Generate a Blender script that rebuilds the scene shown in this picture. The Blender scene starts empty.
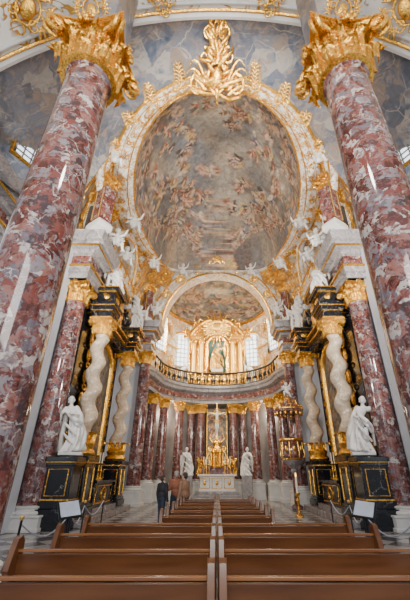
import bpy, math, random
import numpy as np
from math import sin, cos, pi, sqrt, radians
from mathutils import Vector, Matrix
random.seed(7)
SC = bpy.context.scene
COL = SC.collection

# ------------------------------------------------------------ mesh builder
class MB:
    def __init__(s): s.v=[]; s.f=[]
    def add(s, vs, fs):
        n=len(s.v); s.v += [tuple(p) for p in vs]; s.f += [tuple(i+n for i in f) for f in fs]
    def box(s, c, d, rz=0, M=None):
        x,y,z=[k/2 for k in d]
        vs=[Vector((a*x,b*y,e*z)) for e in (-1,1) for b in (-1,1) for a in (-1,1)]
        R=Matrix.Rotation(rz,3,'Z') if M is None else M
        vs=[R@p+Vector(c) for p in vs]
        s.add(vs,[(0,2,3,1),(4,5,7,6),(0,1,5,4),(2,6,7,3),(0,4,6,2),(1,3,7,5)])
    def lathe(s, prof, seg=24, c=(0,0,0), fn=None, cap=True, off=None):
        vs=[]
        for r,z in prof:
            ox,oy=off(z) if off else (0,0)
            for i in range(seg):
                t=2*pi*i/seg; rr=fn(t,r,z) if fn else r
                vs.append((c[0]+ox+rr*cos(t), c[1]+oy+rr*sin(t), c[2]+z))
        fs=[]
        for j in range(len(prof)-1):
            for i in range(seg):
                k=(i+1)%seg
                fs.append((j*seg+i,j*seg+k,(j+1)*seg+k,(j+1)*seg+i))
        if cap:
            fs.append(tuple(reversed(range(seg)))); m=(len(prof)-1)*seg
            fs.append(tuple(range(m,m+seg)))
        s.add(vs,fs)
    def tube(s, pts, rad, seg=6, closed=False):
        pts=[Vector(p) for p in pts]; n=len(pts)
        if not hasattr(rad,'__len__'): rad=[rad]*n
        vs=[]; up=None
        for i,p in enumerate(pts):
            if closed: t=pts[(i+1)%n]-pts[i-1]
            else: t=pts[min(i+1,n-1)]-pts[max(i-1,0)]
            if t.length<1e-9: t=Vector((0,0,1))
            t.normalize()
            if up is None:
                up=Vector((0,0,1)) if abs(t.z)<.9 else Vector((1,0,0))
            a=up-t*up.dot(t)
            if a.length<1e-6: a=t.orthogonal()
            a.normalize(); up=a; b=t.cross(a)
            for k in range(seg):
                q=2*pi*k/seg; vs.append(p+(a*cos(q)+b*sin(q))*rad[i])
        fs=[]
        m=n if closed else n-1
        for i in range(m):
            j=(i+1)%n
            for k in range(seg):
                l=(k+1)%seg; fs.append((i*seg+k,i*seg+l,j*seg+l,j*seg+k))
        if not closed:
            fs.append(tuple(reversed(range(seg)))); fs.append(tuple(range((n-1)*seg,n*seg)))
        s.add(vs,fs)
    def ball(s, c, r, seg=10, rings=7, M=None):
        if not hasattr(r,'__len__'): r=(r,r,r)
        vs=[Vector((0,0,-r[2]))]
        for j in range(1,rings):
            a=-pi/2+pi*j/rings
            for i in range(seg):
                t=2*pi*i/seg; vs.append(Vector((r[0]*cos(a)*cos(t),r[1]*cos(a)*sin(t),r[2]*sin(a))))
        vs.append(Vector((0,0,r[2])))
        if M is not None: vs=[M@p for p in vs]
        vs=[p+Vector(c) for p in vs]
        fs=[]
        for i in range(seg):
            k=(i+1)%seg; fs.append((0,1+k,1+i))
            for j in range(rings-2):
                a=1+j*seg; fs.append((a+i,a+k,a+seg+k,a+seg+i))
            a=1+(rings-2)*seg; fs.append((a+i,a+k,len(vs)-1))
        s.add(vs,fs)
    def grid(s, fn, nu, nv):
        vs=[fn(i/nu,j/nv) for j in range(nv+1) for i in range(nu+1)]
        fs=[(j*(nu+1)+i,j*(nu+1)+i+1,(j+1)*(nu+1)+i+1,(j+1)*(nu+1)+i) for j in range(nv) for i in range(nu)]
        s.add(vs,fs)
    def prism(s, out, a0, a1, axis='Y'):
        n=len(out)
        def P(p,a):
            return (p[0],a,p[1]) if axis=='Y' else ((a,p[0],p[1]) if axis=='X' else (p[0],p[1],a))
        vs=[P(p,a0) for p in out]+[P(p,a1) for p in out]
        fs=[tuple(range(n)),tuple(reversed(range(n,2*n)))]+[(i,(i+1)%n,(i+1)%n+n,i+n) for i in range(n)]
        s.add(vs,fs)
    def limb(s, pts, rad, seg=10):
        s.tube(pts,rad,seg)
        for p,r in zip(pts,rad): s.ball(p,r*1.0,8,6)
    def xf(s, M, start=0):
        for i in range(start,len(s.v)): s.v[i]=tuple(M@Vector(s.v[i]))
    def build(s, name, mat, parent=None, ang=38, remesh=None, bevel=None, loc=None):
        me=bpy.data.meshes.new(name); me.from_pydata(s.v,[],s.f); me.update()
        me.materials.append(mat)
        me.polygons.foreach_set('use_smooth',[True]*len(me.polygons))
        if ang<180:
            try: me.set_sharp_from_angle(angle=radians(ang))
            except Exception: pass
        o=bpy.data.objects.new(name,me); COL.objects.link(o)
        if parent is not None: o.parent=parent
        if loc is not None: o.location=loc
        if remesh:
            m=o.modifiers.new('r','REMESH'); m.mode='VOXEL'; m.voxel_size=remesh; m.use_smooth_shade=True
            k=o.modifiers.new('s','SMOOTH'); k.factor=.5; k.iterations=2
        if bevel:
            m=o.modifiers.new('b','BEVEL'); m.width=bevel; m.segments=2; m.limit_method='ANGLE'
        return o

def tag(o,label=None,cat=None,group=None,kind=None):
    if label: o['label']=label
    if cat: o['category']=cat
    if group: o['group']=group
    if kind: o['kind']=kind
    return o
def thing(name,label,cat,loc=(0,0,0),rz=0,group=None):
    o=bpy.data.objects.new(name,None); COL.objects.link(o); o.empty_display_size=.2
    o.location=loc; o.rotation_euler=(0,0,rz)
    return tag(o,label,cat,group)
def struct(o,label=None):
    o['kind']='structure'
    if label: o['label']=label
    return o
def copy_tree(o,parent=None):
    c=o.copy(); COL.objects.link(c)
    if parent is not None: c.parent=parent
    for ch in list(o.children): copy_tree(ch,c)
    return c
def face(o,target,up='Z'):
    d=Vector(target)-Vector(o.location); o.rotation_mode='QUATERNION'; o.rotation_quaternion=d.to_track_quat('-Y','Z')

# ------------------------------------------------------------ materials
def newmat(name):
    m=bpy.data.materials.new(name); m.use_nodes=True
    nt=m.node_tree; b=nt.nodes['Principled BSDF']
    return m,nt,b
def ramp(nt,stops,interp='LINEAR'):
    r=nt.nodes.new('ShaderNodeValToRGB'); e=r.color_ramp.elements; r.color_ramp.interpolation=interp
    while len(e)<len(stops): e.new(.5)
    for k,(p,c) in enumerate(stops):
        e[k].position=p; e[k].color=(c[0],c[1],c[2],1)
    return r
def coords(nt,scale=(1,1,1)):
    tc=nt.nodes.new('ShaderNodeTexCoord'); mp=nt.nodes.new('ShaderNodeMapping'); mp.inputs['Scale'].default_value=scale
    nt.links.new(tc.outputs['Object'],mp.inputs['Vector']); return mp.outputs['Vector']
def noise(nt,vec,scale,detail=5,dist=0,rough=.55):
    n=nt.nodes.new('ShaderNodeTexNoise'); n.inputs['Scale'].default_value=scale; n.inputs['Detail'].default_value=detail
    n.inputs['Distortion'].default_value=dist; n.inputs['Roughness'].default_value=rough
    nt.links.new(vec,n.inputs['Vector']); return n
def mix(nt,fac,a,b,mode='MIX'):
    m=nt.nodes.new('ShaderNodeMix'); m.data_type='RGBA'; m.blend_type=mode
    for sock,val in ((m.inputs[0],fac),(m.inputs[6],a),(m.inputs[7],b)):
        if hasattr(val,'is_output'): nt.links.new(val,sock)
        elif hasattr(val,'__len__'): sock.default_value=(val[0],val[1],val[2],1)
        else: sock.default_value=val
    return m.outputs[2]
def bump(nt,b,h,strength,dist=.02):
    n=nt.nodes.new('ShaderNodeBump'); n.inputs['Strength'].default_value=strength; n.inputs['Distance'].default_value=dist
    nt.links.new(h,n.inputs['Height']); nt.links.new(n.outputs['Normal'],b.inputs['Normal'])
def plain(name,c,rough=.5,metal=0,var=.12,scale=6,bs=0,emit=None):
    m,nt,b=newmat(name); v=coords(nt); n=noise(nt,v,scale,4)
    r=ramp(nt,[(.3,[k*(1-var) for k in c]),(.7,[min(1,k*(1+var)) for k in c])])
    nt.links.new(n.outputs['Fac'],r.inputs['Fac']); nt.links.new(r.outputs['Color'],b.inputs['Base Color'])
    b.inputs['Roughness'].default_value=rough; b.inputs['Metallic'].default_value=metal
    if bs: bump(nt,b,n.outputs['Fac'],bs)
    if emit:
        b.inputs['Emission Color'].default_value=(*emit[0],1); b.inputs['Emission Strength'].default_value=emit[1]
    return m
def marble(name,stops,scale,veinc=None,vs=1.6,vw=.02,rough=.22,dist=1.0,cells=None,cscale=5,cellamt=.75):
    m,nt,b=newmat(name); v=coords(nt)
    n=noise(nt,v,scale,8,dist,.66); r=ramp(nt,stops); nt.links.new(n.outputs['Fac'],r.inputs['Fac'])
    col=r.outputs['Color']
    n2=noise(nt,v,scale*1.6,6,.8); w=mix(nt,.30,v,n2.outputs['Color'])
    if cells:
        vo=nt.nodes.new('ShaderNodeTexVoronoi'); vo.inputs['Scale'].default_value=cscale; nt.links.new(w,vo.inputs['Vector'])
        sp=nt.nodes.new('ShaderNodeSeparateColor'); nt.links.new(vo.outputs['Color'],sp.inputs[0])
        rc=ramp(nt,cells,'CONSTANT'); nt.links.new(sp.outputs[0],rc.inputs['Fac'])
        n4=noise(nt,v,scale*2.6,5,1.0); r4=ramp(nt,[(.42,(0,0,0)),(.52,(cellamt,)*3)]); nt.links.new(n4.outputs['Fac'],r4.inputs['Fac'])
        col=mix(nt,r4.outputs['Color'],col,rc.outputs['Color'])
    if veinc:
        vo=nt.nodes.new('ShaderNodeTexVoronoi'); vo.feature='DISTANCE_TO_EDGE'; vo.inputs['Scale'].default_value=vs
        nt.links.new(w,vo.inputs['Vector'])
        rr=ramp(nt,[(0,(1,1,1)),(vw,(0,0,0))]); nt.links.new(vo.outputs['Distance'],rr.inputs['Fac'])
        n3=noise(nt,v,scale*.9,2); r3=ramp(nt,[(.46,(0,0,0)),(.60,(.8,.8,.8))]); nt.links.new(n3.outputs['Fac'],r3.inputs['Fac'])
        f=mix(nt,1.0,rr.outputs['Color'],r3.outputs['Color'],'MULTIPLY')
        col=mix(nt,f,col,veinc)
    nt.links.new(col,b.inputs['Base Color']); b.inputs['Roughness'].default_value=rough
    return m
BRECC=[(0,(.055,.014,.012)),(.18,(.17,.045,.035)),(.34,(.27,.12,.10)),(.46,(.12,.115,.14)),(.58,(.08,.022,.018)),(.70,(.50,.46,.43)),(.79,(.22,.20,.22)),(.90,(.035,.025,.03))]
PINK=marble('red_marble',[(.30,(.04,.010,.009)),(.40,(.13,.032,.025)),(.46,(.22,.08,.065)),(.505,(.09,.022,.018)),(.55,(.27,.16,.14)),(.595,(.13,.12,.15)),(.64,(.19,.065,.05)),(.74,(.60,.55,.51))],2.8,(.60,.55,.52),3.0,.03,.07,1.3,BRECC,7.5,.85)
PINK2=marble('rose_marble',[(.30,(.045,.012,.010)),(.44,(.14,.04,.03)),(.52,(.23,.10,.08)),(.6,(.14,.05,.04)),(.72,(.38,.31,.28))],2.6,None,2.6,.03,.12,1.0,BRECC,10)
GREY=marble('grey_marble',[(.30,(.03,.04,.06)),(.40,(.09,.11,.15)),(.46,(.17,.18,.21)),(.50,(.25,.20,.165)),(.54,(.12,.135,.175)),(.60,(.31,.27,.235)),(.66,(.15,.12,.105)),(.74,(.42,.39,.36))],.8,(.42,.38,.33),1.1,.018,.3,1.0,[(0,(.08,.10,.145)),(.3,(.24,.18,.14)),(.5,(.06,.075,.11)),(.65,(.34,.31,.28)),(.85,(.14,.155,.20))],1.8,.65)
CORN=marble('cornice_marble',[(.3,(.09,.09,.105)),(.44,(.22,.20,.205)),(.52,(.30,.28,.28)),(.58,(.17,.16,.18)),(.7,(.48,.45,.43))],1.8,(.55,.5,.48),1.5,.03,.22,1.4)
BLACK=marble('black_marble',[(.3,(.005,.006,.009)),(.6,(.013,.015,.02)),(.8,(.05,.05,.06))],2,(.3,.28,.25),1.2,.012,.12)
WHITE=plain('white_stone',(.62,.61,.59),.45,0,.08,3)
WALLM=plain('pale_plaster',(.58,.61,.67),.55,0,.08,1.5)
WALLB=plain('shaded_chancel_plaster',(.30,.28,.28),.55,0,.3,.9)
STAT=plain('statue_marble',(.72,.70,.67),.4,0,.1,5)
TWIST=marble('twisted_marble',[(.3,(.38,.27,.18)),(.44,(.62,.51,.38)),(.52,(.46,.34,.23)),(.6,(.72,.62,.49)),(.7,(.80,.72,.60))],2.4,(.40,.26,.17),2.5,.03,.15,1.6)
def goldm(name,c,metal,rough):
    m,nt,b=newmat(name); v=coords(nt); n=noise(nt,v,14,5,.6,.6)
    r=ramp(nt,[(.34,[k*.38 for k in c]),(.48,c),(.68,[min(1,k*1.2) for k in c])]); nt.links.new(n.outputs['Fac'],r.inputs['Fac'])
    nt.links.new(r.outputs['Color'],b.inputs['Base Color']); b.inputs['Metallic'].default_value=metal; b.inputs['Roughness'].default_value=rough
    bump(nt,b,n.outputs['Fac'],.6,.04); return m
GOLD=goldm('gilding',(.85,.47,.08),.9,.24)
GOLDL=goldm('pale_gilding',(.88,.55,.15),.65,.32)
IRON=plain('wrought_iron',(.02,.02,.025),.45,.7,.2)
WAX=plain('candle_wax',(.85,.78,.6),.5)
FLAME=plain('flame',(1,.8,.4),.5,emit=((1,.65,.25),6))
GLASS=plain('daylit_glass',(.7,.8,.92),.3,0,.15,1.5,emit=((.82,.90,1.0),2.0))
LEADM=plain('window_lead',(.20,.19,.18),.5)
PAPER=plain('board_paper',(.42,.48,.58),.5)
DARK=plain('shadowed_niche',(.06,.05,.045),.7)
TEAL=plain('niche_blue_green',(.13,.28,.29),.6,0,.2,3)
def whitegold(name,scale,w=.022,base=(.78,.74,.67),gold=(.62,.32,.055),shade=.7,cut=.42):
    m,nt,b=newmat(name); v=coords(nt); n=noise(nt,v,scale,1.5,1.8,.5)
    r=ramp(nt,[(.5-w*1.4,(0,0,0)),(.5-w,(1,1,1)),(.5+w,(1,1,1)),(.5+w*1.4,(0,0,0))]); nt.links.new(n.outputs['Fac'],r.inputs['Fac'])
    n2=noise(nt,v,scale*.7,2,0); r2=ramp(nt,[(cut,(0,0,0)),(cut+.05,(1,1,1))]); nt.links.new(n2.outputs['Fac'],r2.inputs['Fac'])
    f=mix(nt,1.0,r.outputs['Color'],r2.outputs['Color'],'MULTIPLY')
    n5=noise(nt,v,scale*.45,3,.6); r5=ramp(nt,[(.38,[k*shade for k in base]),(.55,base)]); nt.links.new(n5.outputs['Fac'],r5.inputs['Fac'])
    c=mix(nt,f,r5.outputs['Color'],gold); nt.links.new(c,b.inputs['Base Color'])
    bw=nt.nodes.new('ShaderNodeRGBToBW'); nt.links.new(f,bw.inputs[0])
    mu=nt.nodes.new('ShaderNodeMath'); mu.operation='MULTIPLY'; mu.inputs[1].default_value=.5
    nt.links.new(bw.outputs[0],mu.inputs[0]); nt.links.new(mu.outputs[0],b.inputs['Metallic'])
    b.inputs['Roughness'].default_value=.42; bump(nt,b,bw.outputs[0],.8,.08)
    return m
WG=whitegold('white_gilt_stucco',2.2,.045,shade=.42,cut=.36)
WGF=whitegold('white_gilt_stucco_fine',3.2,.036,shade=.8,cut=.38)
WGW=whitegold('white_gilt_vault',1.2,.026,base=(.84,.80,.74),shade=.9)
def painted(name):
    m,nt,b=newmat(name); a=nt.nodes.new('ShaderNodeAttribute'); a.attribute_name='paint'
    v=coords(nt); n4=noise(nt,v,3.0,6,.8); r4=ramp(nt,[(.36,(.58,.55,.52)),(.64,(1.15,1.15,1.15))]); nt.links.new(n4.outputs['Fac'],r4.inputs['Fac'])
    nt.links.new(mix(nt,.8,a.outputs['Color'],r4.outputs['Color'],'MULTIPLY'),b.inputs['Base Color']); b.inputs['Roughness'].default_value=.8
    return m
FRESM=painted('painted_fresco')
def paint(o,X,YY,asp,seed,clusters,dark=1.0,figk=1.0,glow=(0,-.3),dens=55):
    """brush soft sky, cloud banks and clusters of draped figures as vertex colour"""
    rs=np.random.RandomState(seed); me=o.data; n=len(me.vertices)
    C=np.tile(np.array([.20,.185,.175]),(n,1))
    def dab(cx,cy,a,b,th,col,al,soft=.35):
        R=max(a,b); idx=np.nonzero((np.abs(X-cx)<R)&(np.abs(YY-cy)<R))[0]
        if len(idx)==0: return
        dx=X[idx]-cx; dy=YY[idx]-cy; u=(dx*cos(th)+dy*sin(th))/a; w=(-dx*sin(th)+dy*cos(th))/b
        k=(np.clip((1-np.sqrt(u*u+w*w))/soft,0,1)*al)[:,None]
        C[idx]=C[idx]*(1-k)+np.array(col)*k
    for i in range(110):
        cx,cy=rs.uniform(-1,1),rs.uniform(-asp,asp); far=min(1,math.hypot(cx,cy/asp))
        cols=[(.27,.28,.31),(.42,.37,.31),(.17,.165,.18),(.25,.27,.31),(.50,.42,.32),(.36,.27,.19)] if far<.6 else [(.30,.19,.11),(.19,.115,.08),(.42,.29,.18),(.12,.095,.09),(.26,.24,.23),(.48,.37,.25)]
        dab(cx,cy,rs.uniform(.12,.4),rs.uniform(.08,.22),rs.uniform(0,3),cols[rs.randint(len(cols))],.65,.85)
    gx,gy=glow[0],glow[1]*asp
    dab(gx,gy,.36,.26,0,(.66,.56,.42),.75,.95); dab(gx,gy-.05,.16,.14,0,(.88,.76,.54),.85,.9)
    pal=[(.50,.29,.18),(.62,.43,.30),(.34,.11,.06),(.46,.17,.10),(.60,.42,.15),(.14,.19,.27),(.72,.62,.50),(.25,.14,.09),(.62,.36,.28),(.09,.07,.065),(.22,.27,.23),(.52,.44,.36),(.42,.26,.13),(.55,.36,.20)]
    for cx,cy,R in clusters(rs,asp):
        th=rs.uniform(-.4,.4)+math.atan2(cy,cx)+pi/2
        dab(cx+.02,cy+.03,R*1.6,R*.8,th,(.085,.06,.055),.65,.8)
        for k in range(5): dab(cx+rs.uniform(-R,R)*cos(th),cy+rs.uniform(-R,R)*sin(th),R*.5,R*.32,rs.uniform(0,3),(.54,.44,.34) if k%2 else (.30,.24,.21),.6,.7)
        for k in range(int(5+R*dens)):
            px=cx+rs.uniform(-R*1.4,R*1.4)*cos(th)+rs.uniform(-R*.5,R*.5); py=cy+rs.uniform(-R*1.4,R*1.4)*sin(th)+rs.uniform(-R*.5,R*.5)
            col=pal[rs.randint(len(pal))]; q=rs.uniform(0,pi); s=rs.uniform(.020,.044)*figk
            dab(px,py,s*1.6,s*.8,q,col,.9,.3)
            dab(px+s*.8*cos(q+.9),py+s*.8*sin(q+.9),s*1.3,s*.38,q+.9,[c*.45 for c in col],.8,.3)
            dab(px+s*.5*cos(q),py+s*.5*sin(q),s*1.0,s*.32,q+rs.uniform(-1,1),(.68,.46,.31),.9,.3)
            dab(px+s*1.5*cos(q),py+s*1.5*sin(q),s*.38,s*.38,0,(.64,.42,.28),.95,.3)
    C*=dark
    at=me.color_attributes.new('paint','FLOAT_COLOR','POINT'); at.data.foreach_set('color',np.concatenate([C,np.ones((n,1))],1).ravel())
def dome_coords(o,x0,x1,y0,y1):
    me=o.data; n=len(me.vertices); co=np.empty(n*3); me.vertices.foreach_get('co',co); co=co.reshape(-1,3)
    X=(co[:,0]-x0)/(x1-x0)*2-1; Y=(co[:,1]-y0)/(y1-y0)*2-1; k=np.clip(np.sqrt(X*X+Y*Y),1e-5,1); r=1-(2/pi)*np.arccos(k)
    return X*r/k,Y*r/k
def woodm(name,c,c2,rough=.32):
    m,nt,b=newmat(name); v=coords(nt,(.35,3.5,3.5)); n=noise(nt,v,2.2,4,.3)
    r=ramp(nt,[(.3,c),(.55,c2),(.75,[k*1.12 for k in c2])]); nt.links.new(n.outputs['Fac'],r.inputs['Fac'])
    nt.links.new(r.outputs['Color'],b.inputs['Base Color']); b.inputs['Roughness'].default_value=rough
    return m
WOOD=woodm('pew_wood',(.16,.058,.022),(.27,.115,.042),.26)
WOODM=woodm('pew_back_wood',(.075,.026,.011),(.135,.052,.020),.3)  # shade of the pew backs put into a darker wood than the lit rails
WOODD=woodm('dark_pew_wood',(.025,.009,.004),(.05,.019,.008),.35)
def floor_mat():
    m,nt,b=newmat('floor_stone'); v=coords(nt)
    ck=nt.nodes.new('ShaderNodeTexChecker'); ck.inputs['Scale'].default_value=1.6
    ck.inputs['Color1'].default_value=(.40,.39,.39,1); ck.inputs['Color2'].default_value=(.12,.11,.12,1)
    rot=[n for n in nt.nodes if n.type=='MAPPING'][0]; rot.inputs['Rotation'].default_value=(0,0,pi/4)
    nt.links.new(v,ck.inputs['Vector']); n=noise(nt,v,2.5,5,1)
    r=ramp(nt,[(.3,(.7,.7,.7)),(.7,(1.15,1.12,1.1))]); nt.links.new(n.outputs['Fac'],r.inputs['Fac'])
    nt.links.new(mix(nt,1.0,ck.outputs['Color'],r.outputs['Color'],'MULTIPLY'),b.inputs['Base Color']); b.inputs['Roughness'].default_value=.2
    return m
FLOOR=floor_mat()

# ------------------------------------------------------------ camera
cam=bpy.data.objects.new('camera',bpy.data.cameras.new('camera')); COL.objects.link(cam); SC.camera=cam
cam.location=(0,0,1.6); cam.rotation_euler=(radians(90+27.8),0,0)
cam.data.sensor_fit='VERTICAL'; cam.data.sensor_height=36; cam.data.lens=36*332/600; cam.data.shift_x=-.02; cam.data.clip_end=200

# ------------------------------------------------------------ shell
m=MB(); m.box((0,15,-.1),(20,40,.2)); struct(m.build('floor',FLOOR),'grey and pale stone chequered church floor')
CY=15.1
def sg(x): return 1 if x>=0 else -1
def wf(t):
    s=sin(t); return 1 if s<.2 else 1-.92*min(1,(s-.2)/.5)
def rim(t,da=0,db=0):
    c,s=cos(t),sin(t)
    if s<0: 
        return ((4.72+da)*c, CY+(6.9+db)*s)
    e=.28*min(1,s*1.6)+1*(1-min(1,s*1.6))
    ss=s**(.8); a=4.72+da-.45*ss; cc=sg(c)*abs(c)**e
    return (a*cc, CY+(7.3+db*.3)*s**.62)
def rz_(t):
    s=sin(t); c=abs(cos(t)); return 16.1-.75*max(0,c)**2*(1 if s>0 else max(0,1+s*1.3))
m=MB()
def domep(u,v):
    t=2*pi*u; x,y=rim(t,.03,.05); k=cos(v*pi/2); return (x*k,CY+(y-CY)*k,rz_(t)+(21.2-rz_(t))*sin(v*pi/2))
m.grid(domep,560,190)
o=struct(m.build('ceiling',FRESM,ang=180),'oval frescoed main dome with crowded painted figures on clouds')
X_,Y_=dome_coords(o,-4.75,4.75,8.2,22.4)
def clus(rs,asp):
    out=[]
    for rad,nn,R in ((.95,34,.085),(.82,28,.09),(.68,22,.085),(.53,16,.08),(.38,10,.075),(.2,4,.06)):
        for i in range(nn):
            t=2*pi*(i+rs.uniform(-.35,.35))/nn; r=rad+rs.uniform(-.05,.05); out.append((r*cos(t),r*sin(t)*asp,R*rs.uniform(.8,1.35)))
    return out
paint(o,X_,Y_*1.25,1.25,5,clus,.98,.85,(0,-.3),95)
def frm(u,v):
    t=2*pi*u; k=wf(t); x,y=rim(t,1.25*v*k,.55*v); return (x,y,rz_(t)-.28*sin(pi*v)*k-.1*v)
m=MB(); m.grid(frm,128,8)
struct(m.build('trim_1',WGF,ang=180),'white and gilt stucco frame around the oval dome')
m=MB()
for a,b,r,z in ((.02,.02,.05,-.06),(1.2,.53,.08,-.12),(.35,.15,.03,-.25),(.9,.4,.03,-.26)):
    th=[radians(-230+280*i/110) for i in range(111)]
    m.tube([(*rim(q,a*wf(q),b),rz_(q)+z*(1 if abs(z)<.2 else wf(q))) for q in th],r,6)
struct(m.build('trim_2',GOLD),'gilded mouldings of the main dome frame, open towards the chancel arch')
def Nc(ps,R=8.5): return (R*sin(ps),5.6,7.4+R*cos(ps))
PH=radians(56); PS=radians(70)
def marbl(u,v):
    s=2*u-1; n=Vector(Nc(PS*s)); ph=PH*s; f=Vector((5.97*sin(ph),CY-7.4*cos(ph),16.0))
    p=n.lerp(f,v); p.z+=.35*sin(pi*v); return tuple(p)
m=MB(); m.grid(marbl,64,14); struct(m.build('ceiling',GREY,ang=180),'grey veined marble arch soffit above the near columns')
m=MB(); m.grid(lambda u,v:(Nc(radians(82)*(2*u-1),8.45)[0],5.5-9*v,Nc(radians(82)*(2*u-1),8.45)[2]),60,6)
struct(m.build('ceiling',WGW,ang=180),'white vault with gilt scrollwork at the top of the picture')
m=MB()
for yy,R,r in ((5.6,8.42,.14),(5.25,8.4,.07)):
    m.tube([(Nc(radians(80)*(i/30-1),R)[0],yy,Nc(radians(80)*(i/30-1),R)[2]) for i in range(61)],r,8)
struct(m.build('trim_3',WHITE),'pale stone moulding edging the near arch')
m=MB(); m.tube([(Nc(radians(80)*(i/30-1),8.3)[0],5.42,Nc(radians(80)*(i/30-1),8.3)[2]) for i in range(61)],.05,6)
struct(m.build('trim_4',GOLD),'thin gilt fillet of the near arch')
LOFT={}
for sx,side in ((-1,'left'),(1,'right')):
    e1=[Vector(marbl(0 if sx<0 else 1,v/14)) for v in range(15)]
    b0=Vector((sx*8.2,5.6,10.2)); b1=Vector((sx*6.9,11.2,11.3))
    m=MB(); m.grid(lambda u,v:tuple(e1[int(round(u*14))].lerp(b0.lerp(b1,u),v)+Vector((sx*.9*sin(pi*v)*sin(pi*u),0,0))),14,8)
    struct(m.build('wall_%s_vault'%side,GREY,ang=180),'shadowed grey marble side vault behind the %s near column'%side)
    def loft(u,v,sx=sx):
        yb=11.1+11.9*u; B=Vector((sx*(6.7-.9*max(0,(u-.75)/.25)**1.5),yb,11.3)); th=radians(-34+104*u)
        x,y=rim(th,1.2*wf(th),.5); T=Vector((sx*x,y,rz_(th)-.1))
        p=B.lerp(T,v); p.x+=sx*.5*sin(pi*v); p.z+=.5*sin(pi*v); return tuple(p)
    LOFT[sx]=loft
    m=MB(); m.grid(loft,48,14); struct(m.build('wall_%s_upper'%side,WG,ang=180),'white upper wall curving into the vault, %s side'%side)
    m=MB()
    X=sx*8.3
    for y0,y1,z0,z1 in ((-3,-1,0,12),(-1,2.5,0,2),(-1,2.5,9,12),(2.5,4.5,0,12),(4.5,8.5,0,2),(4.5,8.5,9.5,12),(8.5,11.4,0,12)):
        m.box((X,(y0+y1)/2,(z0+z1)/2),(.4,y1-y0,z1-z0))
    m.box((sx*7.5,12.1,5.7),(1.9,1.2,11.4)); m.box((sx*7.3,12.0,5.5),(1.1,1.6,11))
    m.box((sx*7.1,18,5.7),(.8,11.5,11.4))
    m.box((sx*6.2,23.7,5.0),(1.6,1.4,10))
    struct(m.build('wall_%s'%side,WALLM,bevel=.02),'pale stone wall on the %s side'%side)
ENT=[(0,9.25),(.06,9.25),(.06,9.5),(.12,9.52),(.12,9.8),(.18,9.85),(0.02,9.9),(.02,10.45),(.14,10.5),(.2,10.65),(.42,10.72),(.44,10.95),(.58,11.0),(.68,11.3),(.7,11.42),(-.6,11.42)]
def sweep(m,path,prof,sx=1,flip=1):
    n=len(path); P=[Vector((p[0],p[1])) for p in path]; N=[]
    for i in range(n):
        a=(P[i]-P[i-1]).normalized() if i>0 else None
        b=(P[i+1]-P[i]).normalized() if i<n-1 else None
        na=Vector((a.y,-a.x)) if a else None; nb=Vector((b.y,-b.x)) if b else None
        if na is None: N.append(nb)
        elif nb is None: N.append(na)
        else:
            q=(na+nb).normalized(); N.append(q/max(.35,q.dot(na)))
    vs=[]
    for i in range(n):
        for o,z in prof:
            q=P[i]+N[i]*o*flip; vs.append((q.x*sx,q.y,z))
    k=len(prof)
    m.add(vs,[(i*k+j,(i+1)*k+j,(i+1)*k+j+1,i*k+j+1) for i in range(n-1) for j in range(k-1)])
EP=[(-8.1,-2),(-8.1,11.0),(-7.5,11.4),(-7.1,12.3),(-6.9,12.45),(-5.75,12.45),(-5.75,13.9),(-6.7,14.2),(-6.7,20.6),(-5.6,22.3),(-4.75,22.4),(-4.75,23.6),(-5.3,24.2)]
for sx,side,k in ((-1,'left',5),(1,'right',6)):
    m=MB(); sweep(m,EP,ENT,-sx); 
    struct(m.build('trim_%d'%k,CORN,ang=30),'heavy grey marble entablature above the %s columns'%side)
    m=MB(); sweep(m,EP,[(.03,9.95),(.05,9.97),(.05,10.4),(.03,10.42)],-sx)
    struct(m.build('trim_%d'%(k+2),PINK2),'rose marble frieze band on the %s entablature'%side)
    m=MB(); sweep(m,EP,[(.45,10.70),(.5,10.72),(.5,10.78),(.45,10.8)],-sx); sweep(m,EP,[(.12,9.8),(.21,9.82),(.21,9.88),(.12,9.9)],-sx)
    struct(m.build('trim_%d'%(k+4),GOLD),'gilt fillets on the %s entablature'%side)
# second arch
def a2(al,k=0): return ((4.1+k)*cos(al),11.5+(4.55+k)*sin(al))
m=MB()
def spand(u,v):
    al=pi*u; x,z=a2(al,.5); d=Vector((cos(al),sin(al))); t=min(8/max(abs(d.x),1e-4),6.2/max(abs(d.y),1e-4)); ox,oz=d.x*t,11.5+d.y*t
    return (x+(ox-x)*v,23.2,z+(oz-z)*v)
m.grid(spand,64,4); struct(m.build('wall_back_spandrel',WGF),'white stucco wall around the chancel arch')
m=MB(); sweepp=[(0,23.9),(0,22.9),(.05,22.75),(.3,22.7),(.36,22.8),(.6,22.8),(.66,22.65),(.85,22.65),(.9,22.8),(.9,23.3)]
m.grid(lambda u,v:(a2(pi*u,sweepp[int(round(v*9))][0])[0],sweepp[int(round(v*9))][1],a2(pi*u,sweepp[int(round(v*9))][0])[1]),64,9)
struct(m.build('trim_11',WGF,ang=30),'white stucco chancel arch with gilt pattern')
m=MB()
for k in (.03,.82): m.tube([(a2(pi*i/60,k)[0],22.68,a2(pi*i/60,k)[1]) for i in range(61)],.08,6)
struct(m.build('trim_12',GOLD),'gilt mouldings of the chancel arch')
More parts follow.
